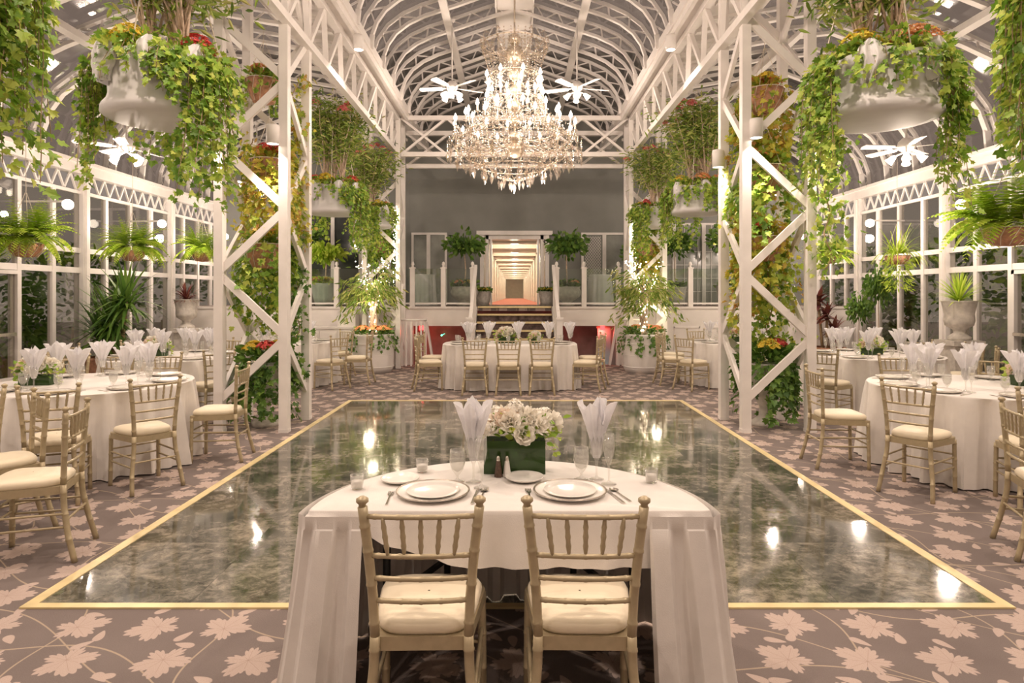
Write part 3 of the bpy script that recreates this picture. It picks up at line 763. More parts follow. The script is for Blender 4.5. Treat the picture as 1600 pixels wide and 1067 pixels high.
def cloth_mesh(fn, top, bottom=.012, nfold=18, amp=.05, n=180, dz=12, seed=1, flare=.07):
    """fn(th)->(x,y) rim; skirt with folds"""
    rs = random.Random(seed); ph = [rs.uniform(0, 6.28) for _ in range(4)]
    g = MB(); vs = []; fs = []
    rim = [fn(2 * pi * j / n) for j in range(n)]
    cx = sum(p[0] for p in rim) / n; cy = sum(p[1] for p in rim) / n
    rows = [(.0, top, 0), (.004, top - .004, 0), (.008, top - .02, .01)]
    for i in range(1, dz + 1):
        t = i / dz; rows.append((.008 + flare * t, top - .02 - (top - .02 - bottom) * t, t))
    for (off, z, t) in rows:
        for j in range(n):
            th = 2 * pi * j / n; x, y = rim[j]
            dx, dy = rim[(j + 1) % n][0] - rim[j - 1][0], rim[(j + 1) % n][1] - rim[j - 1][1]; l = sqrt(dx * dx + dy * dy) or 1
            nx, ny = dy / l, -dx / l
            a = amp * (t ** .45) * (.62 * (1 - 2 * abs(sin(.5 * (nfold * th + ph[0] + 1.2 * sin(3 * th + ph[1])))) ** .7) + .3 * sin(nfold * 1.9 * th + ph[2]) + .35 * sin(5 * th + ph[3]) - .2)
            vs.append((x + nx * (off + a), y + ny * (off + a), z))
    k = len(rows)
    for i in range(k - 1):
        for j in range(n): fs.append((i * n + j, (i + 1) * n + j, (i + 1) * n + (j + 1) % n, i * n + (j + 1) % n))
    fs.append(tuple(range(n)))
    g.add(vs, fs)
    return g
TT = .76
def round_cloth(x, y, r, label, seed, group=None):
    g = cloth_mesh(lambda th: (r * cos(th), r * sin(th)), TT, seed=seed, nfold=19, amp=.12)
    o = g.build('tablecloth', 'cloth', None, True); o.location = (x, y, 0)
    md = o.modifiers.new('edges', 'EDGE_SPLIT'); md.split_angle = R(60)
    return tag(o, label, 'tablecloth')

# ---- tableware prototypes
def plate_proto(name, label, r, rim=True):
    o = thing(name, label, 'plate'); g = MB()
    g.lathe([(.001, .004), (r * .55, .004), (r * .62, .003), (r * .60, .0), (r * .66, .0), (r * .98, .014), (r, .018), (r * .99, .020), (r * .9, .0155), (r * .68, .008), (r * .60, .0065), (.001, .0065)], 40)
    g.build('plate_body', 'china', o, True)
    if rim:
        g = MB(); g.lathe([(r * .955, .0185), (r * .975, .0205), (r * 1.004, .0205), (r * 1.008, .018)], 40); g.build('rim_band', 'rim', o, True)
        g = MB(); q = r * .72; g.lathe([(.001, .009), (q * .7, .009), (q * .98, .017), (q, .020), (q * .99, .0215), (q * .68, .012), (.001, .012)], 36); g.build('salad_plate', 'china', o, True)
    return o
def goblet_proto(name, label, h, rb, stem, rt=None, fill=0):
    rt = rt or rb * .9; o = thing(name, label, 'glass'); g = MB()
    zb = stem
    prof = [(.001, .002), (.034, .002), (.034, .004), (.010, .009), (.0045, .02), (.0045, zb * .6), (.006, zb * .85), (.012, zb), (rb * .75, zb + (h - zb) * .2), (rb, zb + (h - zb) * .5), (rt, h), (rt - .0015, h), (rb - .0015, zb + (h - zb) * .5), (rb * .7, zb + (h - zb) * .22), (.002, zb + .008)]
    g.lathe(prof, 24); g.build('bowl_and_stem', 'glass', o, True)
    if fill:
        g = MB(); t = fill; g.lathe([(.002, zb + .01), (rb * .70, zb + (h - zb) * .22), (rb - .002, zb + (h - zb) * .5), (rb - .002, zb + (h - zb) * t), (.001, zb + (h - zb) * t)], 20); g.build('water', 'water', o, True)
    return o
def napkin_proto(name, seed, h=.23, fl=.038, op=.42):
    """fan of linen standing in a glass, base at the glass bowl"""
    rs = random.Random(seed); n = 60; vs = []; fs = []; rows = 11
    ph = rs.uniform(0, 6.28); npk = rs.choice((4, 5))
    for i in range(rows):
        t = i / (rows - 1)
        for j in range(n):
            th = 2 * pi * j / n
            pk = abs(cos(npk * th / 2 + ph)) ** .7
            rr = .016 + .014 * min(1, t * 2.2) + fl * max(0, t - .35) ** 1.1 * (1.1 + .5 * cos(npk * th + 2 * ph)) + .016 * t * cos(9 * th + ph + 4 * t)
            z = h * t * (1 - op * (1 - pk) * (t ** 2))
            tw = .5 * t
            vs.append((rr * cos(th + tw) + .012 * t * sin(ph), rr * sin(th + tw) + .012 * t * cos(ph), z))
    for i in range(rows - 1):
        for j in range(n): fs.append((i * n + j, i * n + (j + 1) % n, (i + 1) * n + (j + 1) % n, (i + 1) * n + j))
    g = MB(); g.add(vs, fs)
    # inner folded sheets
    for q in range(4):
        a = rs.uniform(0, 6.28); d = V((cos(a), sin(a), 0)); p = V((0, 0, h * .3))
        g.leaf(p, V((d.x * .12, d.y * .12, 1)), h * rs.uniform(.68, .84), [(0, .02), (.3, .14), (.6, .22), (.82, .14), (1, 0)], up=d, fold=.5, droop=.05)
    o = g.build(name, 'napkin', None, True); tag(o, 'napkin', 'napkin'); return o
def cutlery(kind):
    g = MB()
    if kind == 'fork':
        g.prism([(-.004, -.09), (.004, -.09), (.0035, .02), (-.0035, .02)], .0, .003)
        g.prism([(-.0035, .02), (.0035, .02), (.012, .045), (-.012, .045)], .001, .003)
        for i in range(4): x = -.0105 + .007 * i; g.box(x - .0015, x + .0015, .044, .092, .001, .003)
    elif kind == 'knife':
        g.prism([(-.006, -.11), (.006, -.11), (.0055, .0), (.0, .006), (-.005, .0)], 0, .005); g.prism([(-.005, 0), (.005, 0), (.009, .06), (.006, .11), (-.004, .115)], .001, .0025)
    else:
        g.prism([(-.005, -.10), (.005, -.10), (.003, .04), (-.003, .04)], 0, .003)
        g.lathe([(.001, .001), (.012, .002), (.018, .006)], 14, (0, .062, 0), fn=lambda r, z, th: (r * (1 + .35 * abs(sin(th))), z))
    o = g.build(kind, 'silver'); tag(o, kind, kind); return o
CHG = plate_proto('charger_plate', 'plate', .155)
BRD = plate_proto('bread_plate', 'plate', .088, False)
WAT = goblet_proto('water_goblet', 'glass', .145, .036, .035, .033, .62)
WIN = goblet_proto('wine_glass', 'glass', .205, .036, .095, .030)
FLU = goblet_proto('champagne_flute', 'glass', .225, .026, .10, .023)
NAP = [napkin_proto('folded_napkin', s, .23, .070, .26) for s in (3, 8, 14)]; NAPF = [napkin_proto('folded_napkin', s, .25, .050) for s in (21, 26)]
FRK, KNF, SPN = cutlery('fork'), cutlery('knife'), cutlery('spoon')

def bloom(g, c, r, rs=random, up=V((0, 0, 1))):
    c = V(c); up = up.normalized(); a = up.orthogonal().normalized(); b2 = up.cross(a)
    for ring, (k, rad, tilt, sz) in enumerate(((3, .12, .15, .75), (5, .28, .45, .9), (6, .45, .85, .95), (7, .55, 1.35, .95))):
        o0 = rs.random() * 6.28
        for i in range(k):
            th = o0 + 2 * pi * i / k; d = a * cos(th) + b2 * sin(th)
            dirn = up * cos(tilt) + d * sin(tilt)
            p = c - up * r * .55 + d * r * rad * .5
            g.leaf(p, dirn, r * sz * 1.25, [(0, .1), (.35, .42), (.75, .46), (1, .22), (1.02, 0)], up=-d if tilt < 1 else up, fold=-.35, droop=-.25)
def hydrangea(g, c, r, rs=random):
    c = V(c); g.ball(c, r * .62, 8, 5)
    for _ in range(70):
        d = V((rs.gauss(0, 1), rs.gauss(0, 1), rs.gauss(.25, 1))).normalized(); p = c + d * r * rs.uniform(.8, 1.08)
        a = d.orthogonal().normalized(); b2 = d.cross(a); o0 = rs.random() * 6
        for i in range(4):
            th = o0 + pi / 2 * i; g.leaf(p, a * cos(th) + b2 * sin(th) + d * .3, r * .24, [(0, 0), (.5, .42), (1, .3), (1.05, 0)], up=d, fold=.1, droop=0)
def centerpiece(name, label, sx=1., hi=True, seed=2):
    rs = random.Random(seed); random.seed(seed)
    o = thing(name, label, 'flower arrangement')
    w, d, h = .145 * sx, .055, (.165 if hi else .09)
    g = MB(); g.box(-w, w, -d, d, 0, h - .01); g.build('vase', 'greenglass', o)
    pos = []
    nb = 24 if hi else 18
    A = MB(); B = MB()
    for i in range(nb):
        t = i / nb; a = i * 2.4; rr = sqrt(t)
        p = (rr * cos(a) * (.225 if hi else .185) * sx, rr * sin(a) * .115, h + .035 + .080 * sqrt(max(0, 1 - rr * rr)) + rs.uniform(-.018, .018))
        n = V((p[0] * 2.2, p[1] * 3, p[2] - h + .06))
        if i % 5 == 2: bloom(B, p, .038, rs, n)
        elif i % 4 == 0: hydrangea(A, p, .044, rs)
        else: bloom(A, p, .039, rs, n)
    A.build('cream_blooms', 'petal', o); B.build('blush_roses', 'blush', o)
    o.children  # parts differ in colour
    g = MB()
    for i in range(90):
        p = V((rs.gauss(0, .10) * sx, rs.gauss(0, .045), h + rs.uniform(.0, .095)))
        g.leaf(p, V((rs.uniform(-1, 1), rs.uniform(-1, 1), rs.uniform(-.1, 1))), .045, OVAL)
    for i in range(34 if hi else 40):
        a = rs.uniform(0, 6.28); p = V((cos(a) * rs.uniform(.13, .20) * sx, sin(a) * rs.uniform(.06, .11), h + rs.uniform(-.02, .09)))
        g.leaf(p, V((cos(a), sin(a) * .8, rs.uniform(-.4, .5))), rs.uniform(.035, .06), OVAL)
    g.build('leaves', 'ivy', o)
    g = MB()
    for sx_ in (-1, 1):
        for k in range(14):
            p = V((sx_ * (.19 + rs.uniform(-.015, .02)) * sx, rs.uniform(-.03, .03), h + .03 - k * .011 + .02)); g.leaf(p, V((sx_ * .6, rs.uniform(-1, 1), rs.uniform(-.8, .3))), .028, PETAL)
    g.build('orchid_sprays', 'lime', o)
    return o
CP = centerpiece('floral_centerpiece', 'flowers')
CP2 = centerpiece('floral_centerpiece', 'flowers', .82, False, 5)

# ---- sweetheart table at the front
tbl = thing('half_round_table', 'half-round sweetheart table in the foreground under a white cloth', 'table', (-.02, 2.55, 0))
n = 28; arc = [(.76 * cos(pi * i / n), .76 * sin(pi * i / n)) for i in range(n + 1)]
g = MB(); g.prism(arc, TT - .035, TT - .006); g.build('tabletop', 'stem', tbl)
for (x, y) in ((-.5, .10), (.5, .10), (-.30, .55), (.30, .55)):
    g = MB(); g.tube([(x, y, 0), (x, y, TT - .035)], .016, 8); g.build('leg', 'darkmetal', tbl, True)
for s in (-1, 1):
    g = MB(); g.bar((s * .5, .10, .35), (s * .3, .55, .35), .02); g.build('brace', 'darkmetal', tbl)
# top cloth: flat top with short drop
def halfrim(n=90, r=.785, ext=0.):
    P = []
    L1 = pi * r; L2 = 2 * r; tot = L1 + L2
    for j in range(n):
        s = tot * j / n
        if s < L1: a = s / r; P.append((r * cos(a), r * sin(a), 0))
        else: P.append((-r + (s - L1), 0, 1))
    return P
g = MB(); nn = 240; rim = halfrim(nn); vs = []; fs = []
rows = [(0, 0), (.003, .004), (.007, .018)] + [(.007 + .012 * i / 6, .018 + i / 6.) for i in range(1, 7)]
for ri, (off, dz) in enumerate(rows):
    for j, (x, y, fl) in enumerate(rim):
        if fl: nx, ny = 0, -1
        else: nx, ny = x / .785, y / .785
        if ri > 2:
            t = (ri - 2) / 6
            drop = .012
            if fl:
                u = (x + .785) / 1.57; drop = .012 + .19 * min(1, max(0, (u - .10) / .30)) ** .6 * (1 if u < .86 else max(0, 1 - (u - .86) / .02))
            wv = .010 * sin(x * 23 + y * 9) + .006 * sin(x * 51 + 1)
            z = TT - .018 - drop * t; o_ = off + wv * t
        else: z = TT - dz; o_ = off
        vs.append((x + nx * o_, y + ny * o_, z))
k = len(rows)
for i in range(k - 1):
    for j in range(nn): fs.append((i * nn + j, (i + 1) * nn + j, (i + 1) * nn + (j + 1) % nn, i * nn + (j + 1) % nn))
fs.append(tuple(range(nn))); g.add(vs, fs)
o = g.build('tablecloth', 'cloth', None, True); o.location = (-.02, 2.55, 0); md = o.modifiers.new('edges', 'EDGE_SPLIT'); md.split_angle = R(55)
tag(o, 'white linen cloth with a short drop on the half-round table in front', 'tablecloth')
# box pleated skirt: path from front inner right, round the arc, to front inner left
def skirt_path():
    r = .80; P = []
    for i in range(20): P.append((.54 + (r - .54) * i / 20, -.012, 0, -1))
    for i in range(121):
        a = pi * i / 120; P.append((r * cos(a), r * sin(a), cos(a), sin(a)))
    for i in range(1, 21): P.append((-r + (r - .56) * i / 20, -.012, 0, -1))
    return P
P = skirt_path(); g = MB(); vs = []; fs = []
rows = [(TT - .012, 0), (TT - .06, .0), (TT - .065, .08)] + [(TT - .065 - (TT - .075) * i / 9, .08 + .92 * (i / 9)) for i in range(1, 10)]
sub = 4; Q = []
for i in range(len(P) - 1):
    for s in range(sub):
        t = s / sub; a, c = P[i], P[i + 1]; Q.append(tuple(a[m_] + (c[m_] - a[m_]) * t for m_ in range(4)))
arcl = [0]
for i in range(1, len(Q)): arcl.append(arcl[-1] + sqrt((Q[i][0] - Q[i - 1][0]) ** 2 + (Q[i][1] - Q[i - 1][1]) ** 2))
for (z, t) in rows:
    for i, (x, y, nx, ny) in enumerate(Q):
        s = arcl[i]; ph = (s / .135) % 1.
        pleat = (1 if ph < .58 else -1.0) * min(1, abs(ph - .58) * 14, ph * 14 if ph < .58 else 9, (1 - ph) * 14)
        of = .026 + min(1, t * 3) * .016 * pleat + t * (.016 * pleat + .055 * t + .018 * sin(s * 9 + 1.5 * t))
        if ny < -.5: of = of * .8 + .006
        sidex = 0
        if ny < -.5: sidex = math.copysign(.10 * t * (abs(x) - .5) / .3, x)
        vs.append((x + nx * of + sidex, y + ny * of, z))
m_ = len(Q)
for i in range(len(rows) - 1):
    for j in range(m_ - 1): fs.append((i * m_ + j, (i + 1) * m_ + j, (i + 1) * m_ + j + 1, i * m_ + j + 1))
g.add(vs, fs); o = g.build('table_skirt', 'cloth', None, 'auto'); o.location = (-.02, 2.55, 0)
tag(o, 'floor-length box-pleated white skirt around the half-round table', 'table skirt')

place(CH, (-.315, 2.40, 0), R(1), 'gold chiavari chair in the foreground, left of the two at the half-round table')
place(CH, (.240, 2.40, 0), R(-1), 'gold chiavari chair in the foreground, right of the two at the half-round table')
Z = TT + .001
place(CHG, (-.345, 2.755, Z), 0, 'dark-rimmed charger plate at the left seat of the half-round table')
place(CHG, (.235, 2.765, Z), 0, 'dark-rimmed charger plate at the right seat of the half-round table')
place(BRD, (-.518, 2.95, Z), 0, 'small white bread plate at left on the half-round table')
place(BRD, (.045, 2.97, Z), 0, 'small white bread plate beside the salt and pepper shakers')
def votive(x, y, label):
    o = thing('votive_candle', label, 'candle', (x, y, Z)); g = MB()
    g.lathe([(.001, .001), (.024, .001), (.026, .004), (.030, .062), (.0285, .062), (.024, .010), (.001, .010)], 20); g.build('glass_cup', 'glass', o, True)
    g = MB(); g.lathe([(.001, .011), (.023, .011), (.025, .036), (.001, .035)], 16); g.build('wax', 'wax', o, True); return o
votive(-.684, 2.83, 'votive candle in clear glass at the far left edge of the half-round table')
votive(-.44, 3.10, 'votive candle in clear glass behind the left bread plate')
votive(.616, 2.93, 'votive candle in clear glass at the right of the half-round table')
place(WAT, (-.258, 2.94, Z), 0, 'short water goblet left of the flower box on the half-round table')
place(WAT, (.305, 2.98, Z), 0, 'short water goblet right of the flower box on the half-round table')
place(FLU, (-.145, 2.84, Z), 0, 'champagne flute beside the left folded napkin on the front table')
place(FLU, (.42, 2.90, Z), 0, 'champagne flute beside the right folded napkin on the front table')
place(WIN, (-.185, 2.93, Z), 0, 'wine glass holding the left folded napkin on the front table')
place(WIN, (.375, 2.98, Z), 0, 'wine glass holding the right folded napkin on the front table')
place(NAPF[0], (-.185, 2.93, Z + .10), .6, 'white fan-folded napkin standing left of the flower box in front', scale=1.05)
place(NAPF[1], (.375, 2.98, Z + .10), 1.4, 'white fan-folded napkin standing right of the flower box in front', scale=1.05)
place(CP, (.0, 3.12, Z), 0, 'cream rose and hydrangea centerpiece in a green box vase on the front table', scale=(1., 1., 1.))
def shaker(x, y, fill, label, cat):
    o = thing(cat.replace(' ', '_'), label, cat, (x, y, Z)); g = MB()
    g.lathe([(.001, .0), (.019, .0), (.019, .004), (.010, .072), (.008, .078)], 6); g.build('body', fill, o)
    g = MB(); g.lathe([(.0095, .075), (.0095, .088), (.006, .096), (.001, .098)], 10); g.build('cap', 'silver', o, True); return o
shaker(-.075, 3.02, 'black', 'brown pepper shaker before the green flower box', 'pepper shaker')
shaker(-.035, 3.02, 'china', 'white salt shaker before the green flower box', 'salt shaker')
place(FRK, (-.52, 2.70, Z), R(4), 'silver fork left of the left charger plate in front')
place(KNF, (-.165, 2.73, Z), R(-3), 'silver knife right of the left charger plate in front')
place(SPN, (-.135, 2.74, Z), R(-4), 'silver spoon right of the left charger plate in front')
place(FRK, (.062, 2.74, Z), R(3), 'silver fork left of the right charger plate in front')
place(KNF, (.415, 2.735, Z), R(14), 'silver knife right of the right charger plate in front')
place(SPN, (.445, 2.75, Z), R(16), 'silver spoon right of the right charger plate in front')

# ---- round tables
def settings(cx, cy, r, angs, where, flip=0):
    gname = ' on the ' + where; where = where.split(',')[0].split(' behind the lattice')[0]
    for i, a in enumerate(angs):
        pos_ = ('right', 'far right', 'far side', 'far left', 'left', 'near left', 'near side', 'near right')[int(round((a % 360) / 45.)) % 8]
        a = R(a); ca, sa = cos(a), sin(a); tx, ty = -sa, ca
        def at(rr, tt): return (cx + ca * rr + tx * tt, cy + sa * rr + ty * tt, Z)
        rz = a - pi / 2 + pi
        place(CHG, at(r - .18, 0), rz, 'white charger plate at the %s of the %s' % (pos_, where), 'charger plates' + gname)
        nx = at(r - .40, .10)
        place(WIN, nx, 0, 'napkin-filled wine glass at the %s of the %s' % (pos_, where), 'wine glasses' + gname)
        place(NAP[i % 3], (nx[0], nx[1], Z + .10), i * 1.3, 'white folded napkin standing at the %s of the %s' % (pos_, where), 'folded napkins' + gname, scale=1.15)
        place(WAT, at(r - .36, -.03), 0, 'water goblet at the %s of the %s' % (pos_, where), 'water goblets' + gname)
        place(FLU, at(r - .33, .17), 0, 'champagne flute at the %s of the %s' % (pos_, where), 'champagne flutes' + gname)
        place(KNF, at(r - .17, .19), rz, 'silver knife at the %s of the %s' % (pos_, where), 'knives' + gname)
        place(FRK, at(r - .17, -.19), rz, 'silver fork at the %s of the %s' % (pos_, where), 'forks' + gname)
TAB = {'L1': (-4.10, 6.30, .90, 'nearest round table at left', 11), 'L0': (-4.20, 3.65, .90, 'round table at the left edge of the picture', 12), 'L2': (-4.75, 9.10, .90, 'second round table at left, behind the nearest', 13),
       'L3': (-4.15, 11.9, .85, 'far left round table behind the lattice tower', 14), 'R1': (4.32, 6.10, .90, 'nearest round table at right', 15), 'R0': (4.45, 3.65, .90, 'round table at the right edge of the picture', 16),
       'R2': (5.10, 9.30, .90, 'second round table at right, behind the nearest', 17), 'R3': (4.05, 11.9, .85, 'far right round table behind the lattice tower', 18)}
for k_, (x, y, r, w, sd) in TAB.items():
    round_cloth(x, y, r, 'floor-length white cloth over the ' + w, sd)
    if k_ in ('L0', 'R0'): continue
    settings(x, y, r, {'L1': (-80, -35, 8, 55, 100, 145, -125), 'R1': (-145, -100, 180, 130, 90, 45, -60), 'L2': (-90, -45, 0, 45, 90, 135, 180, 225), 'R2': (-135, -90, 180, 135, 90, 45, 0, -45),
                       'L3': (-90, -30, 30, 90, 150, 210), 'R3': (-90, 210, 150, 90, 30, -30)}[k_], w)
for k_, l in (('L1', 'nearest left'), ('L2', 'second left'), ('R1', 'nearest right'), ('R2', 'second right'), ('L3', 'far left'), ('R3', 'far right')):
    x, y = TAB[k_][:2]
    x, y = {'L1': (-4.5, 6.15), 'R1': (4.82, 6.1), 'L2': (-5.0, 9.1)}.get(k_, (x, y))
    place(CP2, (x, y, Z), {'L1': .1, 'R1': -.2}.get(k_, .3), 'cream and green flower arrangement in the middle of the %s round table' % l, scale=1.15)
def seat(tk, dx, dy, label):
    t = TAB[tk]; chair_face(dx, dy, t[0], t[1], 'gold chiavari chair ' + label)
seat('L1', -3.14, 5.52, 'turned away at the right front of the nearest left table')
seat('L1', -2.92, 6.42, 'seen side-on between the nearest left table and the left tower')
seat('L1', -3.62, 5.15, 'turned away at the near side of the nearest left table')
seat('L1', -4.15, 7.52, 'facing the camera behind the nearest left table')
seat('L1', -4.92, 7.24, 'facing the camera at the far left of the nearest left table')
seat('L0', -2.97, 4.02, 'closest at the left edge, seat cut by the frame')
seat('L0', -3.50, 4.42, 'at the left edge, second one back, seat showing low')
seat('L0', -4.08, 4.72, 'at the left edge between the two nearest left tables')
seat('L2', -3.85, 8.28, 'just left of the left tower at the second left table')
seat('L2', -4.72, 7.95, 'turned away at the near side of the second left table')
seat('L2', -5.75, 8.42, 'at the near left of the second left table')
seat('L2', -5.93, 9.05, 'at the left of the second left table, below the spiky plant')
seat('L2', -5.65, 9.85, 'at the far left of the second left table')
seat('L2', -4.75, 10.32, 'behind the second left table')
seat('L3', -3.18, 11.25, 'turned away at the far left table, right of the left tower')
seat('L3', -2.86, 11.85, 'side-on at the far left table before the barrel planter')
seat('L3', -4.5, 10.78, 'near side of the far left table, behind the tower')
seat('L3', -3.5, 12.9, 'behind the far left table near the white cabinets')
seat('R1', 3.32, 5.34, 'turned away at the left front of the nearest right table')
seat('R1', 3.08, 6.18, 'seen side-on between the right tower and the nearest right table')
seat('R1', 3.96, 4.96, 'turned away at the near side of the nearest right table')
seat('R1', 4.40, 7.30, 'facing the camera behind the nearest right table')
seat('R1', 5.15, 6.98, 'at the far right of the nearest right table')
seat('R0', 3.36, 4.02, 'closest at the right edge, seen side-on and cut by the frame')
seat('R2', 4.10, 8.45, 'just right of the right tower at the second right table')
seat('R2', 6.12, 8.65, 'at the near right of the second right table')
seat('R2', 6.33, 9.30, 'at the right of the second right table')
seat('R2', 6.08, 9.98, 'at the far right of the second right table')
seat('R2', 4.15, 10.1, 'at the far left of the second right table')
seat('R3', 3.05, 11.15, 'turned away at the far right table, left of the right tower')
seat('R3', 2.84, 11.78, 'seen side-on at the far right table beside the barrel planter')
seat('R3', 3.05, 12.55, 'at the far left of the far right table, partly hidden')
seat('R3', 3.75, 13.05, 'facing the camera behind the far right table')
seat('R3', 4.45, 13.05, 'facing the camera behind the far right table, rightmost')
seat('R3', 4.05, 10.72, 'near side of the far right table, behind the tower')
# ---- head table at the back
def oval(th, a=1.17, b_=.62, e=.55):
    c, s = cos(th), sin(th); return (a * math.copysign(abs(c) ** e, c), b_ * math.copysign(abs(s) ** e, s))
g = cloth_mesh(oval, TT, seed=31, nfold=17, amp=.09, n=240)
o = g.build('tablecloth', 'cloth', None, True); o.location = (-.08, 11.55, 0); md = o.modifiers.new('edges', 'EDGE_SPLIT'); md.split_angle = R(60)
tag(o, 'floor-length white cloth over the long oval table before the stairs', 'tablecloth')
hw = 'long oval table before the stairs'
for i, (x, y) in enumerate(((-.95, 11.2), (-.62, 11.12), (-.09, 11.12), (.44, 11.12), (.80, 11.2), (-.62, 11.98), (-.09, 11.98), (.44, 11.98), (-1.0, 11.75), (.85, 11.75))):
    s = 1 if y > 11.5 else -1; ps_ = ('near left corner', 'near side before the left chair', 'near side before the middle chair', 'near side before the right chair', 'near right corner', 'far side at left', 'far side in the middle', 'far side at right', 'left end', 'right end')[i]
    place(CHG, (x, y, Z), 0, 'white charger plate at the %s of the oval table' % ps_, 'charger plates on the ' + hw)
    place(WIN, (x + .16, y - s * .14, Z), 0, 'napkin-filled wine glass at the %s of the oval table' % ps_, 'wine glasses on the ' + hw)
    place(NAP[i % 3], (x + .16, y - s * .14, Z + .10), i, 'white folded napkin standing at the %s of the oval table' % ps_, 'folded napkins on the ' + hw, scale=1.15)
    place(WAT, (x - .02, y - s * .2, Z), 0, 'water goblet at the %s of the oval table' % ps_, 'water goblets on the ' + hw)
place(CP2, (-.14, 11.55, Z), 0, 'cream flower arrangement at left on the ' + hw, scale=1.2); place(CP2, (.36, 11.55, Z), 1, 'smaller cream flower arrangement at right on the ' + hw, scale=.9)
for x, l in ((-.64, 'left'), (-.10, 'middle'), (.44, 'right')): chair_face(x, 10.68, x, 12, 'gold chiavari chair at the oval table, %s of the three turned away from the camera' % l)
chair_face(-1.45, 11.12, 0, 11.5, 'gold chiavari chair at the left end of the oval table, nearer one')
chair_face(-1.48, 11.95, 0, 11.75, 'gold chiavari chair at the left end of the oval table, farther one')
chair_face(1.22, 11.05, 0, 11.5, 'gold chiavari chair at the right end of the oval table, nearer one')
chair_face(1.38, 11.85, 0, 11.7, 'gold chiavari chair at the right end of the oval table, farther one')
# small high tables on the platform
for x, y, l in ((-2.28, 16.3, 'left'), (2.15, 16.4, 'right')):
    g = cloth_mesh(lambda th: (.28 * cos(th), .28 * sin(th)), .78, nfold=9, amp=.03, n=90, seed=int(x * 9) + 60); o = g.build('side_table_cloth', 'satin', None, True); o.location = (x, y, PZ)
    tag(o, 'small white-clothed table on the platform behind the %s glass railing' % l, 'side table')

# ================================================================== PLANTS
def ivy_curtain(g, c, rx, ry, z, nv, lmin, lmax, size, a0=0, a1=2 * pi, dens=.05, stemg=None, spread=.05, shape=IVY):
    for i in range(nv):
        a = uni(a0, a1); r = uni(.9, 1.08); x, y = c[0] + rx * r * cos(a), c[1] + ry * r * sin(a); ln = uni(lmin, lmax)
        p = V((x, y, z + uni(-.02, .06))); out = V((cos(a), sin(a), 0)); t = 0
        q = p.copy(); pts = [q.copy()]
        sway = V((uni(-1, 1), uni(-1, 1), 0)) * .12
        while t < ln:
            st_ = dens * uni(.7, 1.3); t += st_
            q = q + V((out.x * .10 * max(0, .25 - t) * 2, out.y * .10 * max(0, .25 - t) * 2, -st_)) + sway * st_ + V((uni(-1, 1), uni(-1, 1), 0)) * .006
            pts.append(q.copy())
            for _ in range(2):
                pp = q + V((uni(-1, 1), uni(-1, 1), uni(-.5, .5))) * spread
                d = V((uni(-1, 1) + out.x * .5, uni(-1, 1) + out.y * .5, uni(-1.3, .1)))
                g.leaf(pp, d, size * uni(.6, 1.25), shape, up=out + V((uni(-.6, .6), uni(-.6, .6), uni(0, .8))))
        if stemg is not None and len(pts) > 3: stemg.tube(pts[::3], .003, 4, cap=False)
def flower_dome(g, c, rx, ry, h, n, size=.03):
    for _ in range(n):
        a = uni(0, 2 * pi); r = sqrt(rnd()); p = V((c[0] + rx * r * cos(a), c[1] + ry * r * sin(a), c[2] + h * (1 - r * r) + uni(-.012, .012)))
        up = V((cos(a) * r, sin(a) * r, .9)); u = up.normalized(); e1 = u.orthogonal().normalized(); e2 = u.cross(e1); o0 = uni(0, 6)
        for i in range(5):
            th = o0 + 2 * pi * i / 5; g.leaf(p, e1 * cos(th) + e2 * sin(th) + u * .35, size * .6, [(0, 0), (.5, .38), (1, .25), (1.05, 0)], up=u, fold=.1, droop=0)
def branchy(g, gl, base, h, nst, spread, size, nleaf, shape=LANCE, tw=.012, weep=.4, leafy=.5):
    """multi-stem shrub: pale stems fanning upward, leaf-tufted upper part"""
    base = V(base)
    for i in range(nst):
        a = 2 * pi * i / nst + uni(-.4, .4); lean = uni(.1, 1) * spread; pts = [base + V((cos(a), sin(a), 0)) * .03]
        m_ = 7
        for k in range(1, m_ + 1):
            t = k / m_; pts.append(base + V((cos(a) * lean * t ** 1.4, sin(a) * lean * t ** 1.4, h * t * uni(.94, 1.02))) + V((uni(-.02, .02), uni(-.02, .02), 0)))
        g.tube(pts, [tw * (1 - .75 * k / m_) for k in range(m_ + 1)], 5, cap=False)
        for _ in range(nleaf // nst):
            t = leafy + (1 - leafy) * rnd() ** .8; k = min(m_ - 1, int(t * m_)); p = pts[k].lerp(pts[k + 1], t * m_ - k)
            p = p + V((random.gauss(0, 1), random.gauss(0, 1), random.gauss(0, .8))) * .11 * (1 + spread)
            g2 = V((uni(-1, 1), uni(-1, 1), uni(-1.2 * weep - .3, .7 - weep))); gl.leaf(p, g2, size * uni(.6, 1.2), shape)

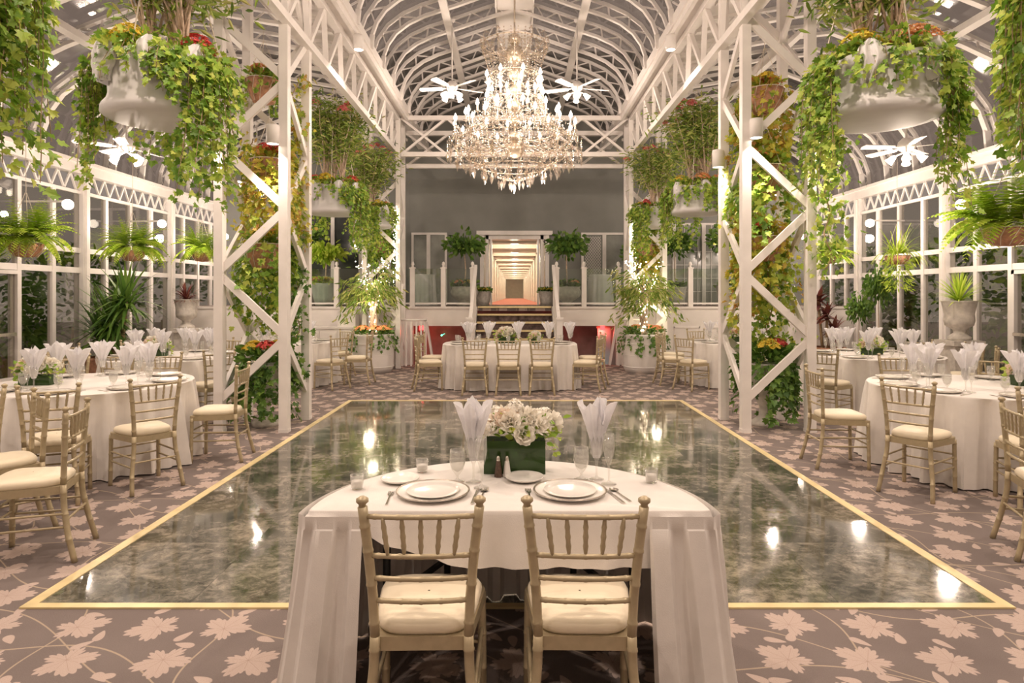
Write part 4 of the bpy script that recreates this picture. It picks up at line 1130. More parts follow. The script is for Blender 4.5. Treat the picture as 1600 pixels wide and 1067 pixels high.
def hanging_planter(seed, kind=0, leaf=.066, name='hanging_planter'):
    random.seed(seed); o = thing(name, 'planter', 'hanging planter')
    # satin wrapped tub, base at z=0
    def fold(r, z, th): return (r * (1 + (.030 * sin(23 * th + 2 * sin(3 * th)) + .025 * sin(11 * th + 1)) * max(0, (z - .05) / .45)) , z + .02 * sin(5 * th) * (z / .5))
    g = MB(); g.lathe([(.001, 0.), (.40, 0.), (.48, .008), (.515, .035), (.51, .08), (.47, .13), (.45, .20), (.455, .32), (.47, .44), (.50, .52), (.47, .53), (.43, .50)], 160, fn=fold); g.build('satin_tub', 'satin', o, True)
    # knotted fabric swags
    for a in (-.6, -2.2, -1.3 + kind * .2, 2.2, .9):
        out = V((cos(a), sin(a), 0)); tn = V((-sin(a), cos(a), 0)); g = MB(); NU, NV = 16, 18; ph = a * 7
        vs = []
        for side in (0, 1):
            for j in range(NV + 1):
                v = j / NV; wv = .035 + .085 * sin(pi * min(1, v * 1.05)) ** .7 * (1 - .25 * v)
                for i in range(NU + 1):
                    u = -1 + 2 * i / NU
                    rp = .022 * sin(u * 7 + ph + 2 * v) + .012 * sin(u * 15 + v * 9 + ph)
                    vs.append(out * (.50 + .045 * (1 - u * u) ** .5 + rp * (.4 + v) + .03 * sin(pi * v) - .03 * side) + tn * (u * wv + .015 * sin(v * 8 + ph)) + V((0, 0, .60 - .36 * v + .02 * sin(u * 5 + ph) * v)))
        n1_ = (NU + 1) * (NV + 1)
        fs = [(j * (NU + 1) + i, j * (NU + 1) + i + 1, (j + 1) * (NU + 1) + i + 1, (j + 1) * (NU + 1) + i) for j in range(NV) for i in range(NU)]
        g.add(vs, fs + [tuple(q + n1_ for q in f[::-1]) for f in fs]); g.build('fabric_swag', 'satin', o, True)
    g = MB(); g.lathe([(.001, .47), (.46, .47)], 24); g.build('soil', 'soil', o)
    gi = MB(); gs = MB(); ivy_curtain(gi, (0, 0), .50, .50, .53, 44, .08, .34, leaf, dens=.05, stemg=gs)
    for (a0, w, l0, l1, k) in ((pi * 1.03, .7, .4, 1.2, 22), (-.40, .75, .4, 1.35, 26), (2.0, .9, .5, 1.2, 8), (-pi / 2 + .6, .4, .25, .5, 12)):
        ivy_curtain(gi, (0, 0), .53, .53, .53, k, l0, l1, leaf, a0 - w / 2, a0 + w / 2, dens=.06, stemg=gs)
    for _ in range(620):
        a = uni(0, 6.28); r = uni(.2, .56); p = V((r * cos(a), r * sin(a), .52 + uni(0, .14))); gi.leaf(p, V((cos(a), sin(a), uni(-.2, .8))), leaf * uni(.7, 1.2), IVY)
    gi.build('ivy', 'ivy', o); gs.build('vine_stems', 'stem', o)
    for (a, rr, mt_, n_) in (((-1.9, .12, 'yellow', 130), (-.3, .11, 'red', 90), (-2.9, .11, 'red', 60)) if kind == 0 else ((-2.5, .12, 'yellow', 90), (-1.2, .14, 'orange', 110), (0, .10, 'orange', 70))):
        g = MB(); flower_dome(g, (.36 * cos(a), .36 * sin(a), .62), rr * 1.5, rr * 1.3, .13, n_, .045); g.build('blossom_cluster', mt_, o)
    gb = MB(); gl = MB()
    for (bx, by) in ((-.16, .05), (.16, .02), (.0, .2)):
        gb.tube([(bx, by, .45), (bx, by, .60), (bx + .01, by, .74)], [.05, .042, .03], 8); branchy(gb, gl, (bx, by, .62), 1.45, 12, .75, .15, 1100, tw=.015, leafy=.36, weep=.3)
    gb.build('trunk', 'bark', o, True); gl.build('tree_leaves', 'tree', o)
    g = MB(); 
    for _ in range(9):
        a = uni(0, 6.28); r = uni(.3, .85); flower_dome(g, (r * cos(a), r * sin(a), 1.98 + .2 * (1 - r) + uni(-.15, .1)), .09, .09, .06, 22, .06)
    g.build('pink_blossoms', 'pink', o)
    for k in range(3):
        a = 2 * pi * k / 3 + .5; g = MB(); g.tube([(.50 * cos(a), .50 * sin(a), .5), (0.03 * cos(a), .03 * sin(a), 2.45)], .006, 5); g.build('hanging_wire', 'wire', o)
    return o
HP = hanging_planter(21, 0); HP2 = hanging_planter(44, 1)
place(HP, (-3.22, 6.0, 3.20), R(0), 'large white satin hanging planter at upper left with trailing ivy, yellow and red flowers')
place(HP2, (3.36, 6.0, 3.20), R(0), 'large white satin hanging planter at upper right with trailing ivy and orange flowers')
place(HP, (-3.36, 12.1, 3.10), R(12), 'white hanging planter with a pink-flowering tree behind the left tower', scale=.95)
place(HP2, (3.40, 12.1, 3.10), R(-25), 'white hanging planter with a leafy tree behind the right tower', scale=.95)
place(HP2, (-3.05, 14.0, 3.05), R(90), 'white hanging planter in front of the far left tower', scale=.78)
place(HP, (2.95, 14.0, 3.05), R(250), 'white hanging planter in front of the far right tower', scale=.78)
place(HP2, (-3.42, 3.75, 3.05), R(20), 'hanging planter above the left edge, ivy trailing into the corner', scale=1.)
place(HP, (3.62, 3.75, 3.15), R(170), 'hanging planter above the right edge, ivy trailing into the corner', scale=1.)

def basket(r=.22, h=.18):
    g = MB(); g.lathe([(.02, 0), (r * .6, .01), (r * .88, h * .5), (r, h), (r * .93, h), (r * .8, h * .5)], 24, fn=lambda rr, z, th: (rr * (1 + .02 * sin(24 * th)), z))
    w = MB()
    for k in range(12):
        a = 2 * pi * k / 12; w.tube([(r * .6 * cos(a), r * .6 * sin(a), .005), (r * .92 * cos(a + .2), r * .92 * sin(a + .2), h * .5), (r * 1.03 * cos(a + .4), r * 1.03 * sin(a + .4), h)], .004, 4)
    w.tube([(r * 1.03 * cos(2 * pi * k / 24), r * 1.03 * sin(2 * pi * k / 24), h) for k in range(25)], .006, 5)
    return g, w
def hangwires(o, r, z0, z1, n=3):
    for k in range(n):
        a = 2 * pi * k / n; g = MB(); g.tube([(r * cos(a), r * sin(a), z0), (.01 * cos(a), .01 * sin(a), z0 + .55)], .004, 4); g.build('hanging_wire', 'wire', o)
    g = MB(); g.tube([(0, 0, z0 + .55), (0, 0, z1)], .004, 4); g.build('hanging_chain', 'wire', o)
def fern_basket(seed, spider=False, drop=1.9):
    random.seed(seed); o = thing('hanging_fern' if not spider else 'hanging_spider_plant', 'fern', 'hanging plant')
    g, w = basket(.21, .16); g.build('basket', 'terra', o, True); w.build('basket_wire', 'wire', o)
    gl = MB()
    for i in range(110 if not spider else 90):
        a = uni(0, 6.28); el = uni(.15, 1.45); L_ = uni(.40, .66); base = V((cos(a) * .1, sin(a) * .1, .20)); pts = []
        v = V((cos(a) * cos(el), sin(a) * cos(el), sin(el))); p = base.copy(); m_ = 15
        for k in range(m_):
            pts.append(p.copy()); p = p + v * (L_ / m_); v = (v + V((0, 0, -.105 - .04 * (el < .6)))).normalized()
        side = V((-sin(a), cos(a), 0))
        if spider:
            for k in range(m_ - 1):
                w_ = .011 * (1 - k / m_) + .003; gl.add([pts[k] - side * w_, pts[k] + side * w_, pts[k + 1] + side * w_ * .9, pts[k + 1] - side * w_ * .9], [(0, 1, 2, 3)])
        else:
            for k in range(1, m_):
                t = k / m_; wl = .085 * sin(pi * min(1, t * .9 + .12)) + .012
                d = (pts[k] - pts[k - 1]).normalized()
                for s in (-1, 1):
                    gl.leaf(pts[k], side * s + d * .45 + V((0, 0, -.15)), wl, [(0, .0), (.25, .24), (.7, .20), (1, 0)], up=V((0, 0, 1)), fold=.05)
    if spider:
        for _ in range(300):
            a = uni(0, 6.28); p = V((cos(a) * uni(.1, .25), sin(a) * uni(.1, .25), uni(-.45, .1))); gl.leaf(p, V((cos(a), sin(a), uni(-1.5, .2))), uni(.06, .12), LANCE)
    gl.build('fronds', 'fern', o)
    hangwires(o, .22, .18, drop)
    return o
FB = fern_basket(5); SP = fern_basket(9, True)
place(FB, (-6.9, 9.2, 2.14), 0, 'bright green fern in a terracotta basket, leftmost of the hanging ferns', scale=(1.05, 1.05, 1.25))
place(FB, (-6.9, 11.77, 2.22), 1, 'green hanging fern in front of the left glass wall, middle of three', scale=(1., 1., 1.2))
place(FB, (-6.9, 14.4, 2.35), 2, 'green hanging fern at the left wall, beside the left tower')
place(FB, (6.0, 7.9, 2.20), 2.5, 'large yellow-green hanging fern at the right edge', scale=1.35)
place(SP, (6.9, 11.75, 2.16), 0, 'hanging spider plant with narrow leaves at the right glass wall', scale=1.0)
place(FB, (6.9, 14.3, 2.30), .5, 'green hanging fern just right of the right tower', scale=.95)

def flower_basket(seed, mt_, vine='ivy', ln=(.3, .9), nv=26, name='hanging_flower_basket'):
    random.seed(seed); o = thing(name, 'basket', 'flower basket')
    g, w = basket(.24, .30); g.build('basket', 'terra', o, True); w.build('basket_wire', 'wire', o)
    gi = MB(); ivy_curtain(gi, (0, 0), .22, .22, .30, nv, ln[0], ln[1], .075, dens=.055)
    for _ in range(150):
        a = uni(0, 6.28); r = uni(.0, .25); gi.leaf(V((r * cos(a), r * sin(a), .30 + uni(0, .14))), V((cos(a), sin(a), uni(-.1, 1))), .085, OVAL)
    gi.build('trailing_leaves', vine, o)
    for m2, a in ((mt_, -1.6), (mt_, 0.3), ('orange' if mt_ == 'yellow' else 'yellow', 2.6)):
        g = MB(); flower_dome(g, (.12 * cos(a), .12 * sin(a), .42), .13, .13, .07, 55, .045); g.build('blossom_cluster', m2, o)
    hangwires(o, .24, .30, 1.0)
    return o
F1 = flower_basket(61, 'yellow'); F2 = flower_basket(62, 'red', 'ivyyel', (.5, 1.1), 30); F3 = flower_basket(63, 'orange', 'ivy', (.1, .35), 16)
xl, xr, yt = -3.08, 3.09, 8.05
place(F3, (xl - .02, yt, 3.98), 0, 'terracotta flower basket highest inside the left tower', scale=.9)
place(F2, (xl + .05, yt, 2.98), 0, 'terracotta flower basket with red blooms, second from the top inside the left tower', scale=.95)
place(F1, (xl, yt, 1.93), 0, 'terracotta flower basket with orange blooms, halfway up inside the left tower')
place(F2, (xr, yt, 3.85), 2, 'flower basket highest inside the right tower', scale=.95)
place(F1, (xr - .02, yt, 2.85), 1, 'yellow-flowering basket of trailing vines in the middle of the right tower', scale=1.1)
place(F2, (xr, yt, 2.02), 3, 'basket of yellow-green vines at eye level inside the right tower', scale=1.0)
place(F1, (-2.98, 14.55, 2.55), 1, 'small terracotta flower basket inside the far left tower', scale=.8)
place(F2, (2.95, 14.55, 2.5), 1, 'small vine basket inside the far right tower', scale=.8)
def floor_urn(seed, mts, name='floor_planter'):
    random.seed(seed); o = thing(name, 'urn', 'planter')
    g = MB(); g.lathe([(.10, 0), (.16, .0), (.16, .05), (.07, .12), (.06, .22), (.10, .30), (.20, .50), (.23, .74), (.25, .76), (.22, .76), (.18, .60)], 24); g.build('pedestal_urn', 'stone', o, True)
    gi = MB(); ivy_curtain(gi, (0, 0), .22, .22, .80, 34, .25, .72, .08, dens=.05)
    for _ in range(260):
        a = uni(0, 6.28); r = uni(.0, .30); gi.leaf(V((r * cos(a), r * sin(a), .76 + uni(0, .22))), V((cos(a), sin(a), uni(-.1, 1))), .09, OVAL)
    gi.build('trailing_leaves', 'deep', o)
    for i, m2 in enumerate(mts):
        a = -2.4 + i * 1.3; g = MB(); flower_dome(g, (.14 * cos(a), .14 * sin(a), .96), .13, .13, .08, 70, .05); g.build('blossom_cluster', m2, o)
    return o
FU = floor_urn(71, ('yellow', 'red', 'yellow'))
place(FU, (xl, yt, 0), 0, 'floor urn of trailing leaves with yellow and red flowers at the left tower foot')
place(FU, (xr, yt, 0), .8, 'floor urn of trailing green leaves with yellow flowers at the foot of the right tower', scale=1.02)
# climbing vines on the towers
def climber(x, y, z0, z1, label, mt_='ivy', seed=1, n=420, sp=.10):
    random.seed(seed); o = thing('climbing_vine', label, 'vine', (x, y, 0)); g = MB(); s = MB(); pts = []
    k = 24
    for i in range(k + 1):
        t = i / k; pts.append(V((.05 * sin(7 * t * 3), .05 * cos(6 * t * 3), z0 + (z1 - z0) * t)))
    s.tube(pts, .008, 5); s.build('vine_stem', 'stem', o)
    for _ in range(n):
        t = rnd(); p = pts[min(k, int(t * k))] + V((random.gauss(0, sp), random.gauss(0, sp), uni(-.1, .1)))
        g.leaf(p, V((uni(-1, 1), uni(-1, 1), uni(-1.2, .2))), .075 * uni(.6, 1.2), IVY)
    g.build('leaves', mt_, o)
climber(-2.78, 8.25, .5, 2.4, 'ivy vine on the inner side of the left tower, lower part', 'deep', 3, 300, .07)
climber(-2.80, 8.30, 2.3, 4.4, 'yellow-green ivy vine on the inner side of the left tower, upper part', 'ivyyel', 4, 420, .08)
climber(-3.12, 8.2, 1.2, 2.0, 'green vine hanging in the middle of the left tower', 'ivy', 5, 420, .15)
climber(-3.38, 8.28, 2.2, 3.6, 'pale green vine at the outer side of the left tower', 'ivyyel', 6, 240, .09)
climber(3.2, 8.2, .9, 2.2, 'dense green vine in the lower half of the right tower', 'ivy', 7, 620, .16)
climber(3.0, 8.2, 2.2, 3.7, 'yellow-green vine in the upper half of the right tower', 'ivyyel', 8, 620, .16)
climber(3.6, 7.5, 1.9, 3.6, 'vine hanging outside the right tower by the big planter', 'ivy', 9, 380, .12)

# fairy-lit trees and barrel planters by the far towers
def barrel_tree(seed):
    random.seed(seed); o = thing('fairy_lit_tree', 'tree', 'potted tree')
    g = MB(); g.lathe([(.001, 0), (.38, 0), (.42, .1), (.43, .35), (.42, .6), (.40, .74), (.43, .78), (.40, .80), (.36, .76)], 32)
    for z in (.12, .36, .60): g.lathe([(.425, z - .015), (.437, z), (.425, z + .015)], 32)
    g.build('barrel', 'whitewall', o, True)
    t = MB()
    for k in range(3):
        t.tube([(.05 * cos(2 * pi * k / 3 + q * .7), .05 * sin(2 * pi * k / 3 + q * .7), .7 + q * .12) for q in range(9)], [.045 - .002 * q for q in range(9)], 7)
    gl = MB(); br = MB()
    for k in range(20):
        a = uni(0, 6.28); el = uni(.1, 1.3); L_ = uni(.45, .85); p0 = V((0, 0, uni(1.35, 1.75))); pts = [p0]
        v = V((cos(a) * cos(el), sin(a) * cos(el), sin(el)))
        for q in range(7): pts.append(pts[-1] + v * L_ / 7); v = (v + V((0, 0, -.2))).normalized()
        br.tube(pts, [.014 - .0015 * q for q in range(8)], 5)
        for _ in range(60):
            q = int(uni(2, 8)); p = pts[min(7, q)] + V((random.gauss(0, .09), random.gauss(0, .09), random.gauss(0, .08))); gl.leaf(p, V((v.x + uni(-.7, .7), v.y + uni(-.7, .7), uni(-1.4, -.1))), .17 * uni(.6, 1.1), LANCE)
    t.build('trunk', 'bark', o, True); br.build('branches', 'bark', o, True); gl.build('leaves', 'tree', o)
    gi = MB(); ivy_curtain(gi, (0, 0), .38, .38, .80, 24, .08, .42, .07, dens=.05)
    for _ in range(260):
        a = uni(0, 6.28); r = uni(.1, .44); gi.leaf(V((r * cos(a), r * sin(a), .78 + uni(0, .16))), V((cos(a), sin(a), uni(-.1, 1))), .08, OVAL)
    gi.build('ivy', 'deep', o)
    for a in (-2.4, -1.2, -.2):
        g = MB(); flower_dome(g, (.25 * cos(a), .25 * sin(a), .90), .17, .17, .07, 60, .05); g.build('blossom_cluster', 'orange', o)
    g = MB()
    for _ in range(170):
        z = .85 + rnd() ** 1.1 * 1.5; r = .075 + max(0, z - 1.35) * .35; a = uni(0, 6.28); g.ball((r * uni(.7, 1.1) * cos(a), r * uni(.7, 1.1) * sin(a), z), .009, 5, 3)
    fo = g.build('fairy_lights', 'fairy', o); fo['kind'] = 'stuff'
    light('fairy_glow', (0, -.42, 1.35), 9, .1, (1, .84, .58), parent=o)
    light('fairy_glow', (.1, -.5, 1.9), 4, .1, (1, .84, .58), parent=o)
    return o
BT = barrel_tree(88)
place(BT, (-2.98, 13.75, 0), 0, 'potted tree wound with fairy lights in a white barrel before the far left tower')
place(BT, (2.72, 13.75, 0), 2.2, 'potted tree wound with fairy lights in a white barrel before the far right tower')
for x, s_ in ((-2.60, 'left'), (2.60, 'right')):
    o = thing('fairy_light_string', 'string of fairy lights up the inner post of the far %s tower' % s_, 'fairy lights'); g = MB()
    for k in range(60): g.ball((x + uni(-.06, .06), 14.28 + uni(-.01, .01), 1.9 + .028 * k), .010, 5, 3)
    g.build('bulbs', 'fairy', o)['kind'] = 'stuff'
    w = MB(); w.tube([(x, 14.285, 1.85), (x, 14.285, 3.6)], .003, 4); w.build('cord', 'wire', o)

# slatted white stands beside the far towers
for x, s_ in ((-2.30, 'left'), (2.62, 'right')):
    o = thing('slatted_gate', 'curved white slatted gate by the floor at the %s of the stairs' % s_, 'gate', (x - .16 if x < 0 else x - .16, 14.7, 0)); g = MB()
    for k in range(9):
        a = pi + pi * k / 8; g.box(.16 + .30 * cos(a) - .018, .16 + .30 * cos(a) + .018, .2 * sin(a) - .012, .2 * sin(a) + .012, .03, 1.05)
    g.build('slats', 'white', o)
    g = MB(); g.tube([(.16 + .31 * cos(pi + pi * k / 12), .21 * sin(pi + pi * k / 12), 1.06) for k in range(13)], .025, 6); g.build('top_rail', 'white', o, True)
    g = MB(); sx = 1 if x < 0 else -1; g.bar((.16 + sx * .30, .1, 1.0), (.16 + sx * .46, .12, .02), .05, .10); g.build('diagonal_brace', 'white', o)

# white cabinets at the back left
o = thing('white_cabinet', 'white panelled cabinet with a raised hutch behind the far left table', 'cabinet', (-4.0, 14.75, 0))
g = MB(); g.box(-.75, .45, -.22, .28, 0, .86); g.box(-.78, .48, -.25, .3, .86, .90); g.build('cabinet_body', 'whitewall', o)
g = MB(); g.box(.02, .42, -.1, .28, .90, 1.28); g.build('hutch', 'white', o)
for k in range(3):
    x0 = -.72 + k * .39; d = MB(); d.box(x0, x0 + .37, -.235, -.22, .05, .82); d.box(x0 + .04, x0 + .33, -.245, -.235, .10, .77); dd = d.build('cabinet_door', 'white', o); h = MB(); h.ball((x0 + .33, -.255, .5), .012); h.build('knob', 'silver', dd)

# platform pots and trees
def pot_plant(seed, potmat, form, blossoms=None, h=1.0, leaf='deep', name='potted_plant', sq=1.):
    random.seed(seed); o = thing(name, 'plant', 'potted plant'); g = MB()
    if form == 'urn': g.lathe([(.001, 0), (.14, 0), (.20, .03), (.10, .07), (.14, .12), (.30, .22), (.34, .34), (.30, .44), (.33, .47), (.28, .46), (.24, .40)], 28)
    elif form == 'pot': g.lathe([(.001, 0), (.20, 0), (.25, .2), (.29, .48), (.31, .5), (.27, .5), (.22, .4)], 28)
    g.build('pot', potmat, o, True); gl = MB()
    for _ in range(200):
        a = uni(0, 6.28); r = uni(0, .30); gl.leaf(V((r * cos(a), r * sin(a), .46 + uni(0, .15))), V((cos(a), sin(a), uni(-.2, 1))), .10, OVAL)
    if h > .6:
        t = MB(); t.tube([(0, 0, .4), (.03, 0, .9), (.0, .02, .5 + h * .62)], [.02, .017, .012], 6); t.build('stem', 'bark', o, True)
        for _ in range(420):
            d = V((random.gauss(0, 1), random.gauss(0, 1), random.gauss(0, .7))).normalized() * uni(.1, .48); gl.leaf(V((d.x, d.y, .5 + h * .8 + d.z * h * .62)), V((d.x, d.y, uni(-.6, .3))), .14, OVAL)
    gl.build('leaves', leaf, o)
    if blossoms:
        for i, m2 in enumerate(blossoms): a = -2.3 + 1.3 * i; g = MB(); flower_dome(g, (.18 * cos(a), .18 * sin(a), .56), .12, .12, .06, 45, .05); g.build('blossom_cluster', m2, o)
    return o
p = pot_plant(101, 'stone', 'urn', ('orange', 'yellow'), 1.25)
place(p, (-1.22, 15.85, PZ), 0, 'white stone urn with a small tree on the platform left of the stairs')
place(p, (1.28, 15.85, PZ), 2, 'white stone urn with a small tree on the platform right of the stairs')
p = pot_plant(102, 'stone', 'pot', ('yellow', 'yellow'), .1)
place(p, (-.80, 16.5, PZ), 0, 'pot of yellow flowers at the left side of the corridor entrance', scale=.72)
place(p, (.82, 16.5, PZ), 0, 'pot of yellow flowers at the right side of the corridor entrance', scale=.72)
p = pot_plant(103, 'green_pot', 'pot', ('orange', 'yellow'), .85, 'fern')
place(p, (-4.60, 15.8, PZ), 0, 'pale green pot of ferns and orange flowers on the platform at left', scale=1.1)
p2 = pot_plant(104, 'stone', 'pot', None, 1.5, 'deep', sq=1)
place(p2, (-3.5, 16.6, PZ), 0, 'tall dark-leaved plant on the platform behind the left hanging planter', scale=1.0)
place(p2, (-5.3, 16.5, PZ), 1, 'tall dark-leaved plant on the platform in the left corner', scale=1.0)
place(p2, (4.1, 16.6, PZ), 2, 'tall dark-leaved plant on the platform behind the glowing tree at right', scale=.95)
place(p2, (5.4, 16.5, PZ), 3, 'tall dark-leaved plant on the platform in the right corner', scale=1.0)
place(p2, (3.15, 16.8, PZ), 3, 'dark-leaved plant on the platform just right of the far right tower', scale=.8)

# spiky dracaena, urns on pedestals, wall-side plants
def spiky(seed, n=260, L_=.78, leaf='deep', name='spiky_plant', wid=.028, stems=((0, 0, .5), (.15, .1, .8), (-.18, 0, .3))):
    random.seed(seed); o = thing(name, 'spiky', 'potted plant'); g = MB()
    g.lathe([(.001, 0), (.30, 0), (.34, .25), (.38, .42), (.40, .45), (.34, .45)], 24); g.build('pot', 'terra', o, True)
    gl = MB(); s = MB()
    for (x, y, z) in stems:
        s.tube([(x * .5, y * .5, .4), (x, y, .5 + z)], .03, 6)
        for _ in range(n // len(stems)):
            a = uni(0, 6.28); el = uni(-.5, 1.4); v = V((cos(a) * cos(el), sin(a) * cos(el), sin(el))); p = V((x, y, .5 + z + uni(-.15, .05))); ln = L_ * uni(.7, 1.1); m_ = 6; side = V((-sin(a), cos(a), 0)); pts = [p]
            for k in range(m_): pts.append(pts[-1] + v * ln / m_); v = (v + V((0, 0, -.12))).normalized()
            ws = [wid * .4, wid * .9, wid, wid * .85, wid * .6, wid * .35, .002]
            gl.add([pts[k] + side * sg * ws[k] for k in range(m_ + 1) for sg in (-1, 1)], [(2 * k, 2 * k + 1, 2 * k + 3, 2 * k + 2) for k in range(m_)])
    s.build('stems', 'stem', o, True); gl.build('leaves', leaf, o)
    return o
sp = spiky(111)
place(sp, (-7.15, 11.6, 0), 0, 'dark green spiky palm-like plant in a clay pot at the left glass wall', scale=1.15)
spr = spiky(112, 90, .4, 'purple', 'red_leaf_plant', .05, ((0, 0, .7), (.2, .1, .3), (-.15, .1, 1.0)))
place(spr, (7.0, 14.6, 0), 0, 'burgundy-leaved plant right of the right tower')
place(p2, (7.1, 12.7, 0), 1, 'leafy green floor plant between windows at the right glass wall', scale=(.55, .55, 1.05))
place(p2, (7.2, 13.6, 0), 2, 'thin green floor plant beside the red-leaved one at right', scale=(.5, .5, .8))
def pedestal_urn(seed, leaf, sz):
    random.seed(seed); o = thing('pedestal_urn', 'urn', 'urn'); g = MB(); g.box(-.24, .24, -.24, .24, 0, .08); g.box(-.19, .19, -.19, .19, .08, .80); g.box(-.25, .25, -.25, .25, .80, .88); g.build('pedestal', 'stone', o)
    g = MB(); g.lathe([(.001, .88), (.16, .88), (.17, .93), (.08, 1.0), (.09, 1.05), (.20, 1.12), (.22, 1.20), (.21, 1.30), (.25, 1.50), (.27, 1.52), (.23, 1.52), (.19, 1.40)], 24); g.build('urn_body', 'stone', o, True)
    gl = MB()
    for _ in range(110):
        a = uni(0, 6.28); el = uni(.1, 1.5); v = V((cos(a) * cos(el), sin(a) * cos(el), sin(el))); p = V((0, 0, 1.5)); m_ = 5; side = V((-sin(a), cos(a), 0)); pts = [p]
        for k in range(m_): pts.append(pts[-1] + v * sz / m_); v = (v + V((0, 0, -.14))).normalized()
        ws = [.008, .012, .012, .01, .006, .001]
        gl.add([pts[k] + side * sg * ws[k] for k in range(m_ + 1) for sg in (-1, 1)], [(2 * k, 2 * k + 1, 2 * k + 3, 2 * k + 2) for k in range(m_)])
    gl.build('grassy_leaves', leaf, o); return o
pu = pedestal_urn(121, 'purple', .42); place(pu, (-7.25, 14.4, 0), 0, 'stone urn of dark grassy leaves on a pedestal at the left glass wall')
pu2 = pedestal_urn(122, 'fern', .5); place(pu2, (7.2, 10.55, 0), 0, 'carved stone pedestal urn with fern leaves at the right glass wall')

# ================================================================== LAMPS
def ceiling_fan(seed, rod=1.3, lit=True):
    o = thing('ceiling_fan', 'fan', 'ceiling fan')
    g = MB(); g.tube([(0, 0, .12), (0, 0, rod)], .014, 8); g.lathe([(.06, rod - .04), (.03, rod - .10)], 12); g.build('rod', 'white', o, True)
    g = MB(); g.lathe([(.001, .14), (.05, .13), (.10, .08), (.11, .02), (.09, -.03), (.04, -.06), (.001, -.07)], 20); g.build('motor', 'white', o, True)
    for k in range(5):
        g = MB(); m_ = Matrix.Rotation(2 * pi * k / 5 + .35, 4, 'Z') @ Matrix.Rotation(R(12), 4, 'X'); g.box(.12, .20, -.02, .02, .0, .01, m_)
        for (a, c, w0, w1) in ((.18, .60, .055, .07),): g.add([m_ @ V(q) for q in ((a, -w0, 0), (c, -w1, 0), (c + .03, 0, 0), (c, w1, 0), (a, w0, 0), (a, -w0, .008), (c, -w1, .008), (c + .03, 0, .008), (c, w1, .008), (a, w0, .008))], [(4, 3, 2, 1, 0), (5, 6, 7, 8, 9), (0, 1, 6, 5), (1, 2, 7, 6), (2, 3, 8, 7), (3, 4, 9, 8), (4, 0, 5, 9)])
        g.build('blade', 'white', o)
    for k in range(4):
        a = pi / 2 * k + .4; g = MB(); c = V((.13 * cos(a), .13 * sin(a), -.10)); d = V((cos(a) * .7, sin(a) * .7, -.7))
        p = [c, c + d * .03, c + d * .08, c + d * .12]; g.tube(p, [.02, .035, .045, .058], 12); sh = g.build('lamp_shade', 'bulb', o, True)
        g = MB(); g.tube([(0, 0, -.05), c], .012, 6); g.build('lamp_arm', 'white', o)
    light('fan_light', (0, 0, -.62), 62, .06, parent=o)
    return o
CF = ceiling_fan(1)
for x, y, z, l in ((-1.15, 12.0, 5.42, 'white ceiling fan with lit shades left of the chandelier'), (1.15, 12.0, 5.42, 'white ceiling fan with lit shades right of the chandelier'),
                   (-5.3, 8.9, 3.62, 'lit white ceiling fan in the left aisle below the big planter'), (5.35, 8.9, 3.62, 'lit white ceiling fan in the right aisle below the big planter'),
                   (-1.15, 5.6, 5.42, 'unseen ceiling fan added to light the dance floor, left'), (1.15, 5.6, 5.42, 'unseen ceiling fan added to light the dance floor, right'),  # nearer fans hang out of view, added to light the floor and foreground
                   (-5.3, 4.2, 3.9, 'unseen ceiling fan added to light the left aisle near the camera'), (5.3, 4.2, 3.9, 'unseen ceiling fan added to light the right aisle near the camera'),
                   (-1.15, .2, 5.3, 'unseen ceiling fan added to light the foreground, left'), (1.15, .2, 5.3, 'unseen ceiling fan added to light the foreground, right'),
                   (-5.3, 13.4, 3.9, 'lit ceiling fan in the left aisle farther back'), (5.3, 13.4, 3.9, 'lit ceiling fan in the right aisle farther back')):
    place(CF, (x, y, z), x, l)
# wall globes
gl_ = thing('globe_lamp', 'lamp', 'wall lamp'); g = MB(); g.ball((0, 0, 0), .085, 16, 10); g.build('globe', 'bulb', gl_, True)
g = MB(); g.bar((-.7, 0, .05), (-.02, 0, .05), .03); g.build('bracket', 'white', gl_)
for (x, y, l) in ((-7.2, 10.5, 'bright globe lamp on the left glass wall, nearest'), (-7.2, 13.3, 'globe lamp on the left glass wall between two ferns'), (-7.2, 16.2, 'globe lamp at the far end of the left glass wall'),
                  (7.2, 10.5, 'globe lamp on the right glass wall, nearest'), (7.2, 13.2, 'globe lamp on the right glass wall above the spider plant'), (7.2, 16.2, 'globe lamp at the far end of the right glass wall')):
    o = place(gl_, (x, y, 3.07), 0 if x < 0 else pi, l); light('globe_light', (.22 if x < 0 else .22, 0, -.05), 32, .1, parent=o)
